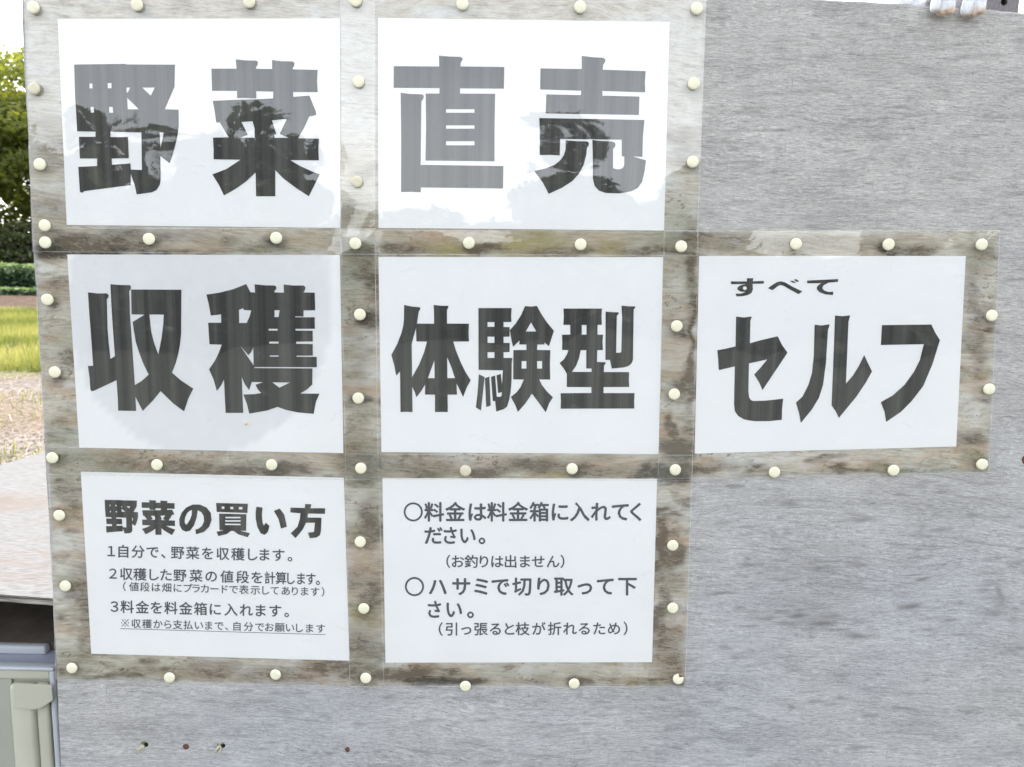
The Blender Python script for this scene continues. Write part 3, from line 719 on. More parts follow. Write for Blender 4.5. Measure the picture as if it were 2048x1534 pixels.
# ------------------------------------------------------------------ lettering outlines (traced shapes, own units: ox, oy, scale)
GLYPHS = {
'野': ((120, 90, 4.793), [
  [(135,187),(630,180),(630,186),(1102,188),(1098,400),(1005,615),(1137,620),(1138,780),(1125,880),(1100,980),(1075,1070),(1050,1133),(962,1065),(965,1290),(955,1345),(925,1390),(880,1412),(735,1432),(715,1340),(678,1235),(678,1343),(450,1372),(235,1400),(210,1418),(190,1405),(175,1168),(355,1160),(355,1088),(190,1088),(180,880),(340,880),(340,830),(165,828),(145,500)],
  [(484,830),(780,838),(785,1198),(679,1194),(676,1135),(498,1148),(495,1088),(660,1085),(652,882),(484,882)],
  [(282,368),(310,368),(312,415),(282,415)],[(456,364),(493,364),(494,414),(458,414)],[(292,593),(323,593),(325,648),(294,648)],[(470,593),(505,593),(508,650),(472,648)],
  [(637,407),(673,408),(648,458),(638,452)],[(788,408),(908,407),(870,485)],[(643,505),(755,616),(649,616)],[(955,838),(992,840),(985,890),(963,985)]]),
'菜': ((400, 90, 4.793), [
  [(343,136),(430,147),(540,149),(556,165),(553,190),(537,212),(538,228),(692,230),(690,143),(780,155),(890,157),(906,172),(903,200),(888,220),(890,233),(1128,238),(1122,345),(1128,452),(893,450),(893,497),(1048,484),(1112,640),(1112,672),(1048,684),(1000,790),(940,893),(1140,898),(1135,1000),(1140,1105),(865,1103),(960,1160),(1070,1210),(1148,1240),(1043,1450),(920,1370),(800,1280),(722,1200),(722,1450),(537,1450),(533,1222),(440,1310),(340,1380),(230,1442),(180,1340),(118,1240),(250,1190),(388,1100),(130,1095),(130,1000),(124,887),(275,885),(190,742),(155,742),(140,630),(122,535),(345,525),(540,519),(700,512),(703,447),(540,443),(540,512),(400,507),(355,508),(355,440),(115,438),(109,227),(350,226)],
  [(397,738),(503,730),(523,800),(525,889),(388,887),(458,860)],
  [(690,722),(832,708),(763,853),(850,889),(715,890),(713,860),(733,858)]]),
'直': ((760, 90, 4.793), [
  [(565,101),(660,110),(770,113),(793,128),(790,143),(775,165),(770,205),(1192,210),(1188,418),(767,415),(767,465),(1104,467),(1098,790),(1098,1115),(436,1107),(441,780),(438,465),(570,465),(570,413),(130,410),(132,202),(568,206)],
  [(633,615),(906,615),(906,649),(633,649)],[(633,770),(906,770),(906,802),(633,802)],[(633,922),(906,922),(906,961),(633,961)],
  [(198,457),(280,468),(400,472),(418,482),(420,500),(410,525),(397,540),(390,1148),(1183,1160),(1180,1375),(392,1365),(390,1412),(300,1407),(202,1409),(203,900)]]),
'売': ((1040, 90, 4.793), [
  [(592,104),(700,117),(800,122),(820,140),(815,165),(797,190),(793,236),(1205,250),(1198,350),(1200,453),(790,440),(790,485),(1145,494),(1140,670),(246,655),(252,473),(585,480),(586,437),(193,426),(196,224),(592,230)],
  [(185,700),(1193,718),(1178,890),(1174,1072),(1080,1068),(1208,1105),(1195,1210),(1172,1310),(1130,1370),(1070,1402),(950,1422),(820,1418),(755,1395),(715,1350),(698,1280),(697,1030),(693,910),(780,920),(890,925),(912,938),(916,955),(912,975),(893,995),(892,1180),(935,1193),(972,1187),(992,1170),(1000,1140),(1000,1070),(975,1066),(975,908),(385,900),(382,1058),(290,1053),(188,1055),(190,870)],
  [(438,911),(540,922),(645,924),(662,942),(657,968),(643,980),(635,1060),(610,1150),(565,1235),(500,1305),(400,1370),(275,1427),(220,1320),(138,1208),(245,1183),(330,1150),(385,1105),(420,1055),(437,1000)]]),
'収': ((150, 550, 5.113), [
  [(132,177),(230,188),(325,188),(344,208),(338,235),(325,245),(332,540),(345,700),(362,858),(408,830),(388,560),(370,280),(362,94),(460,102),(560,103),(573,118),(570,145),(555,165),(562,400),(585,730),(612,1125),(680,1085),(753,1018),(700,910),(655,790),(620,680),(588,480),(710,406),(578,402),(573,148),(1088,150),(1085,600),(1072,720),(1055,810),(1030,900),(992,998),(1080,1075),(1210,1162),(1160,1260),(1115,1395),(1000,1310),(875,1187),(800,1280),(692,1390),(618,1245),(625,1390),(441,1387),(437,1250),(425,1075),(330,1120),(190,1185),(170,1188),(157,1172),(150,1060),(132,930),(185,928),(165,640),(145,380)],
  [(760,404),(908,404),(902,500),(885,640),(853,812),(810,700),(780,580)]]),
'穫': ((400, 550, 5.113), [
  [(65,200),(200,180),(340,145),(473,92),(515,176),(563,178),(558,95),(660,105),(765,107),(781,122),(778,145),(760,165),(762,178),(858,180),(854,97),(950,107),(1060,107),(1079,125),(1075,150),(1058,178),(1173,180),(1178,360),(1060,362),(1058,425),(973,422),(975,432),(1173,432),(1175,550),(977,550),(977,568),(1152,570),(1153,680),(983,682),(983,703),(1153,706),(1153,824),(987,825),(987,835),(1193,837),(1195,943),(559,941),(556,951),(1150,955),(1148,1120),(1095,1170),(1025,1212),(1222,1213),(1185,1300),(1162,1420),(1000,1405),(880,1380),(793,1348),(690,1385),(503,1418),(480,1320),(443,1222),(560,1218),(625,1207),(590,1170),(567,1122),(645,1096),(530,1094),(502,1178),(460,1120),(427,1045),(442,1410),(262,1410),(245,1070),(215,1130),(172,1187),(140,1070),(92,965),(150,880),(190,800),(222,712),(97,708),(83,488),(216,488),(215,402),(110,415),(90,300)],
  [(412,725),(495,820),(525,785),(544,742),(549,925)],
  [(398,357),(442,338),(446,357),(524,362),(505,430),(477,490),(401,490)],
  [(762,360),(815,360),(803,430),(762,430)],[(702,550),(794,550),(794,568),(702,568)],[(708,681),(803,681),(803,701),(708,701)],[(714,823),(804,823),(804,834),(714,834)],[(740,1098),(918,1099),(812,1152)]]),
'体': ((770, 590, 6.133), [
  [(234,121),(310,138),(432,152),(433,176),(415,200),(392,350),(603,352),(600,200),(596,121),(690,132),(778,133),(778,150),(760,185),(761,350),(1030,352),(1026,460),(1030,570),(838,571),(870,680),(930,830),(990,950),(1052,1045),(1000,1140),(958,1250),(925,1180),(878,1085),(883,1222),(768,1222),(770,1436),(690,1434),(613,1436),(613,1222),(490,1222),(492,1098),(450,1170),(385,1255),(365,1190),(333,1125),(338,1436),(260,1432),(190,1436),(184,938),(137,990),(115,870),(77,735),(150,600),(200,470),(225,370),(232,290)],
  [(380,405),(385,570),(515,571),(480,700),(420,850),(332,1008),(327,600)],
  [(606,800),(608,1020),(526,1020)],[(763,765),(815,890),(858,1020),(765,1020)]]),
'験': ((940, 590, 6.133), [
  [(103,160),(511,160),(505,250),(509,330),(412,332),(412,392),(486,393),(486,510),(412,512),(412,587),(486,588),(486,699),(412,701),(412,771),(520,773),(512,830),(510,1050),(500,1180),(480,1290),(455,1370),(415,1400),(322,1430),(308,1300),(280,1302),(258,1004),(308,987),(328,1248),(375,1248),(390,1225),(388,1190),(345,1205),(325,985),(378,968),(392,1095),(404,925),(105,918)],
  [(215,332),(300,332),(300,390),(215,390)],[(215,511),(300,511),(300,587),(215,587)],[(215,701),(300,701),(300,772),(215,772)],
  [(108,972),(180,1005),(135,1418),(72,1378),(95,1180)],[(183,1020),(238,1000),(254,1356),(198,1375)],
  [(675,136),(750,142),(820,133),(880,240),(940,330),(1030,440),(1000,530),(968,630),(915,582),(914,607),(827,607),(822,674),(986,676),(980,850),(984,1037),(850,1036),(880,1100),(940,1180),(1018,1255),(970,1330),(930,1440),(850,1330),(760,1210),(680,1330),(587,1435),(555,1350),(500,1250),(570,1195),(620,1130),(660,1037),(530,1035),(532,676),(692,674),(692,607),(605,607),(607,557),(528,636),(510,560),(489,430),(560,350),(630,240)],
  [(748,337),(813,447),(685,447)],[(633,810),(692,810),(692,902),(633,902)],[(823,810),(884,810),(884,902),(823,902)]]),
'型': ((1100, 590, 6.136), [
  [(165,166),(638,166),(632,260),(636,365),(583,367),(583,486),(651,487),(644,580),(650,675),(580,677),(577,822),(682,825),(680,845),(663,870),(660,945),(972,946),(968,1040),(972,1128),(658,1130),(656,1203),(1038,1204),(1033,1300),(1035,1393),(130,1395),(134,1300),(130,1205),(508,1202),(508,1130),(206,1129),(207,968),(170,905),(118,835),(170,790),(205,735),(228,675),(147,674),(151,580),(147,487),(249,486),(249,367),(164,366),(170,260)],
  [(390,368),(448,368),(448,486),(390,486)],[(377,677),(445,677),(445,902),(510,902),(510,944),(267,944),(320,870),(355,780)],
  [(683,203),(760,210),(843,213),(843,228),(820,255),(812,708),(862,708),(872,700),(876,688),(885,300),(878,130),(960,138),(1048,140),(1046,155),(1027,180),(1018,790),(1008,825),(990,850),(960,872),(910,888),(758,903),(735,795),(680,798)]]),
'す': ((1420, 540, 4.2667), [
  [(315,70),(370,70),(365,96),(460,93),(460,116),(364,118),(366,165),(355,195),(325,213),(280,223),(227,226),(217,202),(270,200),(305,186),(265,185),(237,170),(232,152),(250,135),(280,125),(315,120),(180,121),(178,97),(315,97)],
  [(280,155),(285,143),(297,138),(310,143),(315,155),(310,167),(297,172),(285,167)]]),
'べ': ((1420, 540, 4.2667), [
  [(495,155),(535,125),(575,102),(605,96),(640,105),(700,140),(788,183),(755,206),(690,170),(625,133),(600,128),(580,137),(533,172)],
  [(682,95),(700,90),(735,105),(715,112)],[(715,82),(733,78),(762,95),(742,102)]]),
'て': ((1420, 540, 4.2667), [
  [(828,90),(1093,77),(1093,101),(1010,108),(970,130),(958,155),(975,175),(1010,187),(1052,185),(1050,213),(985,208),(935,190),(912,165),(912,145),(930,125),(950,112),(830,114)]]),
'セ': ((1420, 540, 4.2667), [
  [(222,397),(290,405),(355,397),(354,410),(345,430),(340,625),(430,600),(578,565),(615,640),(662,705),(555,865),(448,1025),(420,960),(377,892),(430,835),(488,763),(410,780),(333,797),(328,1040),(335,1090),(350,1110),(370,1118),(470,1115),(625,1098),(615,1190),(613,1278),(500,1290),(380,1290),(290,1275),(240,1245),(212,1205),(205,1140),(212,822),(75,855),(70,770),(62,685),(140,670),(218,652)]]),
'ル': ((1420, 540, 4.2667), [
  [(893,467),(955,473),(1020,463),(1018,480),(1007,510),(990,790),(965,980),(930,1090),(870,1190),(775,1305),(760,1220),(733,1132),(790,1080),(840,980),(870,880),(885,740)],
  [(1067,388),(1130,394),(1195,387),(1193,400),(1182,440),(1160,970),(1220,900),(1270,820),(1316,725),(1350,800),(1383,865),(1330,960),(1250,1080),(1100,1262),(1075,1210),(1037,1155),(1052,800)]]),
'フ': ((1420, 540, 4.2667), [
  [(1467,470),(1889,465),(1920,530),(1962,598),(1900,800),(1820,990),(1720,1120),(1630,1210),(1503,1297),(1490,1210),(1457,1128),(1560,1070),(1660,980),(1740,870),(1790,770),(1825,633),(1458,640)]]),
'の': ((160, 940, 3.793), [
  [(880,488),(940,470),(980,430),(998,380),(992,325),(960,285),(910,262),(855,262),(805,285),(770,325),(752,375),(755,420),(775,455),(805,468),(835,460),(865,420),(885,360),(893,305),(920,320),(938,350),(940,390),(925,425),(895,448),(875,450)],
  [(835,307),(850,304),(847,340),(835,375),(812,412),(800,412),(793,395),(797,360),(812,328)]]),
'買': ((160, 940, 3.793), [
  [(1032,250),(1273,256),(1270,326),(1037,318)],[(1075,277),(1095,277),(1095,295),(1075,295)],[(1140,279),(1163,279),(1163,297),(1140,297)],[(1205,281),(1232,281),(1232,299),(1205,299)],
  [(1055,331),(1262,335),(1260,462),(1215,460),(1290,480),(1272,510),(1200,488),(1165,462),(1145,462),(1115,485),(1050,502),(1035,468),(1090,457),(1058,455)],
  [(1103,355),(1218,355),(1218,366),(1103,366)],[(1101,381),(1218,381),(1218,392),(1101,392)],[(1101,406),(1218,408),(1218,419),(1101,417)]]),
'い': ((160, 940, 3.793), [
  [(1338,278),(1385,285),(1380,340),(1385,400),(1395,422),(1410,400),(1437,425),(1425,470),(1400,492),(1370,480),(1345,430),(1333,370),(1332,320)],
  [(1470,310),(1515,292),(1550,340),(1570,430),(1525,445),(1505,370)]]),
'方': ((160, 940, 3.793), [
  [(1708,258),(1755,260),(1748,290),(1860,290),(1858,333),(1730,330),(1725,360),(1832,362),(1828,460),(1820,495),(1795,512),(1743,518),(1728,475),(1775,470),(1782,400),(1715,400),(1690,450),(1635,517),(1598,480),(1650,430),(1668,370),(1672,328),(1595,322),(1597,285),(1706,288)]]),
}
Y_PAPER, Y_INK = -0.0005, -0.0007

def filled(polys):
    """even-odd fill of closed outlines in the x,z plane -> triangles mesh"""
    cu = bpy.data.curves.new('outline', 'CURVE'); cu.dimensions = '2D'; cu.fill_mode = 'BOTH'
    for p in polys:
        s = cu.splines.new('POLY'); s.points.add(len(p)-1); s.use_cyclic_u = True
        for q, (a, b) in zip(s.points, p): q.co = (a, b, 0, 1)
    o = bpy.data.objects.new('outline', cu); col.objects.link(o)
    dg = bpy.context.evaluated_depsgraph_get(); dg.update()
    me = bpy.data.meshes.new_from_object(o.evaluated_get(dg))
    bpy.data.objects.remove(o); bpy.data.curves.remove(cu)
    return me
def char_mesh(key, remap=None):
    (ox, oy, s), polys = GLYPHS[key]
    out = []
    for p in polys:
        q = []
        for (a, b) in p:
            px, py = ox+a/s, oy+b/s
            if remap: px, py = remap(px, py)
            w = on_y(px, py, Y_INK); q.append((w.x*100, w.z*100))
        out.append(q)
    me = filled(out)
    n = len(me.vertices); co = np.empty(n*3, np.float32); me.vertices.foreach_get('co', co); co = co.reshape(n, 3)
    new = np.stack([co[:, 0]/100, np.full(n, Y_INK), co[:, 1]/100], 1)
    me.vertices.foreach_set('co', new.ravel().astype(np.float32)); me.update()
    return me
_font_cache = {}
def font_glyph(ch, off):
    k = (ch, off)
    if k not in _font_cache:
        cu = bpy.data.curves.new('t', 'FONT'); cu.body = ch; cu.size = 1; cu.offset = off; cu.resolution_u = 3
        o = bpy.data.objects.new('t', cu); col.objects.link(o)
        dg = bpy.context.evaluated_depsgraph_get(); dg.update()
        me = bpy.data.meshes.new_from_object(o.evaluated_get(dg))
        n = len(me.vertices); co = np.empty(n*3, np.float32); me.vertices.foreach_get('co', co)
        F = [tuple(p.vertices) for p in me.polygons]
        _font_cache[k] = (co.reshape(n, 3)[:, :2].copy(), F)
        bpy.data.objects.remove(o); bpy.data.meshes.remove(me); bpy.data.curves.remove(cu)
    return _font_cache[k]
def text_line(parent, zoom, chars, line, h, w, off=0.008, mat='print', weight=None):
    """chars: list of (character, x centre in the sign's own drawing units); line: (xa, ya, xb, yb) centre line"""
    ox, oy, s = zoom; xa, ya, xb, yb = line; V = []; F = []
    for item in chars:
        ch, cx = item[0], item[1]; ww = item[2] if len(item) > 2 else w
        cyy = ya+(yb-ya)*(cx-xa)/(xb-xa); k = (yb-ya)/(xb-xa)
        co, Fs = font_glyph(ch, 0)
        for li, (da, dc) in enumerate([(0, 0), (off, 0), (-off, 0), (0, off), (0, -off)]):   # bolder pen: the same print laid five times
            b = len(V)
            for (a, c) in co:
                gx = cx+(a+da-0.5)*ww; gy = cyy-(c+dc-0.38)*h + (a-0.5)*ww*k
                p = on_y(ox+gx/s, oy+gy/s, Y_INK-0.00002*li); V.append(tuple(p))
            F += [tuple(b+i for i in f) for f in Fs]
    return link('text_line', mesh_from(V, F), M[mat], parent)
def ring(parent, cx, cy, r, t):
    V = []; F = []; N = 40
    for k in range(N):
        a = 2*math.pi*k/N
        for rr in (r, r-t): V.append(tuple(on_y(cx+rr*math.cos(a), cy+rr*math.sin(a), Y_INK)))
    for k in range(N):
        j = (k+1) % N; F.append((2*k, 2*j, 2*j+1, 2*k+1))
    return link('bullet_ring', mesh_from(V, F), M['print'], parent)

PAPERS = {
 1: [(116, 38), (680, 37), (681, 456), (134, 450)], 2: [(756, 36), (1339, 44), (1328, 461), (757, 456)],
 3: [(135, 509), (680, 510), (687, 906), (159, 895)], 4: [(757, 514), (1326, 514), (1317, 908), (763, 904)],
 5: [(1398, 512), (1931, 512), (1912, 893), (1389, 907)], 6: [(162, 943), (688, 955), (699, 1321), (183, 1307)],
 7: [(765, 956), (1314, 957), (1304, 1324), (771, 1325)]}
LABELS = {
 1: 'laminated white sign with two huge characters for vegetables, top left of the board',
 2: 'laminated white sign with the huge characters for direct sale, top row beside the bare plywood',
 3: 'laminated sign with the darkest big characters and a loose grey bulge in its film',
 4: 'laminated white sign with three narrow characters in the centre of the board',
 5: 'laminated sign with three big katakana letters under small hiragana, standing alone at the right',
 6: 'laminated sign with a bold heading and numbered buying steps, bottom left',
 7: 'laminated sign with two circle-bulleted notes about payment and scissors, bottom row'}

def grid_quad(q, y, nu, nv, yf=None):
    tl, tr, br, bl = [on_y(*p) for p in q]
    V = []; 
    for j in range(nv+1):
        for i in range(nu+1):
            u = i/nu; v = j/nv
            p = (tl*(1-u)+tr*u)*(1-v)+(bl*(1-u)+br*u)*v
            V.append((p.x, y, p.z, u, v))
    V = np.array(V); idx = np.arange((nu+1)*(nv+1)).reshape(nv+1, nu+1)
    F = np.stack([idx[1:, :-1].ravel(), idx[1:, 1:].ravel(), idx[:-1, 1:].ravel(), idx[:-1, :-1].ravel()], 1)
    P = V[:, :3].copy()
    if yf is not None: P[:, 1] = yf(V[:, 0], V[:, 2], V[:, 3], V[:, 4])
    return P, F, V[:, 3], V[:, 4]

signs = {}
for k in range(1, 8):
    root = empty('laminated_sign', tuple(on_y(sum(p[0] for p in PAPERS[k])/4, sum(p[1] for p in PAPERS[k])/4, 0)))
    inv = root.location.copy()
    tag(root, LABELS[k], 'sign', 'laminated paper signs on the notice board')
    P, F, u, v = grid_quad(PAPERS[k], Y_PAPER, 40, 30)
    me = np_mesh(P, F)
    loose = np.zeros(len(P))
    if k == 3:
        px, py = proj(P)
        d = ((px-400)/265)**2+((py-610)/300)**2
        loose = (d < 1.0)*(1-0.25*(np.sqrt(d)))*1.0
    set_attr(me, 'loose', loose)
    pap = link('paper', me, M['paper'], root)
    # film, slightly wavy
    base = -0.0011-0.00045*[0, 0, 3, 2, 1, 4, 0.5, 1.5][k]
    q = FILM_PX[k]; amp = 0.0009 if k != 3 else 0.0016
    def yf(x, z, uu, vv, base=base, amp=amp, k=k):
        w = fbm(x*11+k*7+50, z*15+k*3+50, 2, 100+k)
        edge = np.clip(np.minimum(np.minimum(uu, 1-uu), np.minimum(vv, 1-vv))*9, 0, 1)
        return base-amp*w*edge
    Pf, Ff, u, v = grid_quad(q, base, 84, 60, yf)
    tl, tr = on_y(*q[0]), on_y(*q[1]); Wm = (tr-tl).length; Hm = (on_y(*q[3])-tl).length
    mef = np_mesh(Pf, Ff, True)
    # sealed welt just along the cut edge: a narrow extra band so that the edge reads
    film = link('film', mef, M['film'], root)
    # a 0.8 mm pale cut rim made as its own thin frame
    e = 0.0007
    fr = []; ff = []
    c4 = [on_y(*p) for p in q]; ctr = sum(c4, Vector())/4
    N = 40
    ring_o = []; ring_i = []
    for a in range(4):
        p0, p1 = c4[a], c4[(a+1) % 4]
        for s_ in range(N):
            p = p0+(p1-p0)*(s_/N); ring_o.append(p)
    for p in ring_o:
        d = (ctr-p); sx_ = e if d.x > 0 else -e; sz_ = e if d.z > 0 else -e
        onx = min(abs(p.x-c4[0].x), abs(p.x-c4[1].x), abs(p.x-c4[2].x), abs(p.x-c4[3].x))
        ring_i.append(Vector((p.x+sx_, p.y, p.z+sz_)))
    n_ = len(ring_o); yv = base-0.00012
    Vr = [(p.x, yv, p.z) for p in ring_o]+[(p.x, yv, p.z) for p in ring_i]
    Fr = [(i, (i+1) % n_, n_+(i+1) % n_, n_+i) for i in range(n_)]
    link('cut_edge', mesh_from(Vr, Fr), None, root).data.materials.append(None)
    signs[k] = (root, pap, film)
def mat_cut():
    t = NT('film_cut_edge'); co = t.coord('Object')
    tr = t.add('ShaderNodeBsdfTransparent').outputs[0]; df = t.add('ShaderNodeBsdfDiffuse', Color=(0.82, 0.84, 0.85)).outputs[0]
    m_ = t.add('ShaderNodeMixShader'); f = t.ramp(t.noise(co, 25, 3, 0.6), [(0.4, 0.12), (0.7, 0.5)])
    t.l.new(f, m_.inputs[0]); t.l.new(tr, m_.inputs[1]); t.l.new(df, m_.inputs[2]); t.l.new(m_.outputs[0], t.out.inputs['Surface']); return t.mat
M['cut'] = mat_cut()
for o in list(col.objects):
    if o.name.startswith('cut_edge'): o.data.materials.clear(); o.data.materials.append(M['cut'])

for k, chars in {1: '野菜', 2: '直売', 3: '収穫', 4: '体験型', 5: 'すべてセルフ'}.items():
    for ch in chars:
        link('character', char_mesh(ch), M['ink'], signs[k][1])
def remap_box(src, dst, skew):
    (x0, y0, x1, y1), (X0, Y0, X1, Y1) = src, dst
    def f(px, py):
        u = (px-x0)/(x1-x0); v = (py-y0)/(y1-y0)
        return X0+(X1-X0)*u+ (v-0.5)*0.0, Y0+(Y1-Y0)*v+skew*(u-0.5)
    return f
z6 = (160, 940, 3.793); z7 = (760, 950, 3.657)
def gb(key):
    (ox, oy, s), polys = GLYPHS[key]; a = np.array([p for q in polys for p in q]); return (ox+a[:, 0].min()/s, oy+a[:, 1].min()/s, ox+a[:, 0].max()/s, oy+a[:, 1].max()/s)
p6 = signs[6][1]; p7 = signs[7][1]
link('character', char_mesh('野', remap_box(gb('野'), (160+187/3.793, 940+228/3.793, 160+440/3.793, 940+482/3.793), 1.5)), M['ink'], p6)
link('character', char_mesh('菜', remap_box(gb('菜'), (160+467/3.793, 940+229/3.793, 160+723/3.793, 940+491/3.793), 1.5)), M['ink'], p6)
for ch in 'の買い方': link('character', char_mesh(ch), M['ink'], p6)
text_line(p6, z6, [('１', 236), ('自', 328), ('分', 440), ('で', 550), ('、', 664), ('野', 740), ('菜', 855), ('を', 968), ('収', 1082), ('穫', 1198), ('し', 1303), ('ま', 1397), ('す', 1505), ('。', 1625)], (230, 614, 1505, 645), 103, 106, 0.016)
text_line(p6, z6, [('２', 250), ('収', 350), ('穫', 455), ('し', 555), ('た', 652), ('野', 758), ('菜', 880), ('の', 995), ('値', 1115), ('段', 1233), ('を', 1343), ('計', 1440, 88), ('算', 1525, 88), ('し', 1595, 84), ('ま', 1675, 84), ('す', 1750, 84), ('。', 1832, 90)], (248, 785, 1750, 826), 100, 104, 0.016)
text_line(p6, z6, [('（', 312), ('値', 410), ('段', 492), ('は', 575), ('畑', 658), ('に', 740), ('プ', 815), ('ラ', 880), ('カ', 948), ('ー', 1020), ('ド', 1092), ('で', 1165), ('表', 1243), ('示', 1330), ('し', 1404), ('て', 1478), ('あ', 1560), ('り', 1630), ('ま', 1702), ('す', 1782), ('）', 1868)], (410, 885, 1780, 922), 74, 78, 0.010)
text_line(p6, z6, [('３', 262), ('料', 358), ('金', 472), ('を', 580), ('料', 690), ('金', 802), ('箱', 915), ('に', 1025), ('入', 1145), ('れ', 1260), ('ま', 1368), ('す', 1480), ('。', 1600)], (262, 1035, 1480, 1068), 103, 106, 0.016)
text_line(p6, z6, [('収', 425), ('穫', 508), ('か', 590), ('ら', 665), ('支', 740), ('払', 820), ('い', 900), ('ま', 975), ('で', 1055), ('、', 1135), ('自', 1190), ('分', 1278), ('で', 1362), ('お', 1435), ('願', 1515), ('い', 1592), ('し', 1660), ('ま', 1740), ('す', 1825)], (342, 1162, 1825, 1202), 74, 78, 0.010)
def pt6(x, y, d=0): return tuple(on_y(160+x/3.793, 940+y/3.793, Y_INK-d))
V_, F_ = [], []
for (x0_, y0_, x1_, y1_) in [(316, 1133, 368, 1187), (368, 1133, 316, 1187)]:
    dx_, dy_ = (y1_-y0_), -(x1_-x0_); L_ = math.hypot(dx_, dy_); dx_ *= 2.4/L_; dy_ *= 2.4/L_; b = len(V_); d_ = 0.00002*b
    V_ += [pt6(x0_-dx_, y0_-dy_, d_), pt6(x1_-dx_, y1_-dy_, d_), pt6(x1_+dx_, y1_+dy_, d_), pt6(x0_+dx_, y0_+dy_, d_)]; F_.append((b, b+1, b+2, b+3))
for (x_, y_) in [(342, 1136), (342, 1184), (317, 1160), (367, 1160)]:
    b = len(V_); V_ += [pt6(x_+4.5*math.cos(k*math.pi/4), y_+4.5*math.sin(k*math.pi/4)) for k in range(8)]; F_.append(tuple(range(b, b+8)))
link('reference_mark', mesh_from(V_, F_), M['print'], p6)
link('underline', mesh_from([pt6(305, 1201), pt6(1862, 1247), pt6(1862, 1251), pt6(305, 1205)], [(0, 1, 2, 3)]), M['print'], p6)
def Z7(x, y): return 760+x/3.657, 950+y/3.657
ring(p7, *Z7(243, 270), 70/3.657, 14/3.657); ring(p7, *Z7(252, 816), 70/3.657, 14/3.657)
text_line(p7, z7, [('料', 396), ('金', 550), ('は', 708), ('料', 856), ('金', 1010), ('箱', 1165), ('に', 1315), ('入', 1460), ('れ', 1612), ('て', 1760), ('く', 1876)], (243, 270, 1878, 268), 150, 150, 0.023)
text_line(p7, z7, [('だ', 390, 146), ('さ', 512, 130), ('い', 640, 136), ('。', 790, 145)], (388, 441, 740, 441), 142, 140, 0.023)
text_line(p7, z7, [('（', 466), ('お', 567), ('釣', 668), ('り', 760), ('は', 855), ('出', 955), ('ま', 1058), ('せ', 1158), ('ん', 1265), ('）', 1368)], (500, 632, 1330, 632), 100, 104, 0.016)
text_line(p7, z7, [('ハ', 422), ('サ', 595), ('ミ', 742), ('で', 880), ('切', 1040), ('り', 1195), ('取', 1343), ('っ', 1497), ('て', 1650), ('下', 1810)], (252, 816, 1810, 812), 146, 148, 0.023)
text_line(p7, z7, [('さ', 397, 130), ('い', 540, 138), ('。', 706, 145)], (388, 982, 740, 982), 142, 140, 0.023)
text_line(p7, z7, [('（', 410), ('引', 525), ('っ', 630), ('張', 737), ('る', 845), ('と', 945), ('枝', 1043), ('が', 1160), ('折', 1277), ('れ', 1388), ('る', 1495), ('た', 1603), ('め', 1712), ('）', 1830)], (410, 1127, 1712, 1122), 102, 106, 0.015)
# tiny orange resin spot on the harvest sign
bm = bmesh.new(); bmesh.ops.create_uvsphere(bm, u_segments=10, v_segments=6, radius=0.0014, matrix=Matrix.Translation(on_y(492, 848, -0.003)) @ Matrix.Diagonal((1, 0.3, 1, 1)))
link('resin_spot', bm_mesh(bm, True), simple('orange_resin', (0.75, 0.42, 0.12), 0.4), signs[3][0])
# parts were built in place: keep them there under roots that stand at their sign
bpy.context.view_layer.update()
for k in signs:
    root = signs[k][0]
    for c_ in root.children: c_.matrix_parent_inverse = Matrix.Translation(-root.location)

# ------------------------------------------------------------------ thumbtacks
def tack_mesh(mat):
    r = 0.0061; prof = [(0, -0.0030), (r*0.5, -0.00295), (r*0.80, -0.00275), (r*0.92, -0.0024), (r*0.985, -0.0018), (r, -0.0011), (r*0.97, -0.0004), (r*0.88, 0.0)]
    bm = bmesh.new(); N = 28; prev = None; c = bm.verts.new((0, prof[0][1], 0))
    for rr, yy in prof[1:]:
        rg = [bm.verts.new((math.cos(2*math.pi*k/N)*rr, yy, math.sin(2*math.pi*k/N)*rr)) for k in range(N)]
        for k in range(N):
            if prev is None: bm.faces.new((c, rg[k], rg[(k+1) % N]))
            else: bm.faces.new((prev[k], rg[k], rg[(k+1) % N], prev[(k+1) % N]))
        prev = rg
    bm.faces.new(prev[::-1])
    me = bm_mesh(bm, True); me.materials.append(mat); me.name = 'thumbtack_head'; return me
def pin_mesh():
    bm = bmesh.new(); tube_bm(bm, [(0, 0, 0), (0, 0.005, 0), (0, 0.0085, 0)], [0.0005, 0.0005, 0.0001], 6)
    me = bm_mesh(bm, True); me.materials.append(M['steel']); me.name = 'thumbtack_pin'; return me
def broken_mesh():
    me = tack_mesh(M['tack']); bm = bmesh.new(); bm.from_mesh(me)
    for v in bm.verts:                      # a bite out of the upper right rim
        a = math.atan2(v.co.z, v.co.x); r_ = math.hypot(v.co.x, v.co.z)
        if abs(a-1.0) < 0.42 and r_ > 0.003: v.co.x *= 0.5; v.co.z *= 0.5; v.co.y = -0.0012
    bm.to_mesh(me); bm.free(); return me
TK, TKD, TKB, PIN = tack_mesh(M['tack']), tack_mesh(M['tack_dirty']), broken_mesh(), pin_mesh()
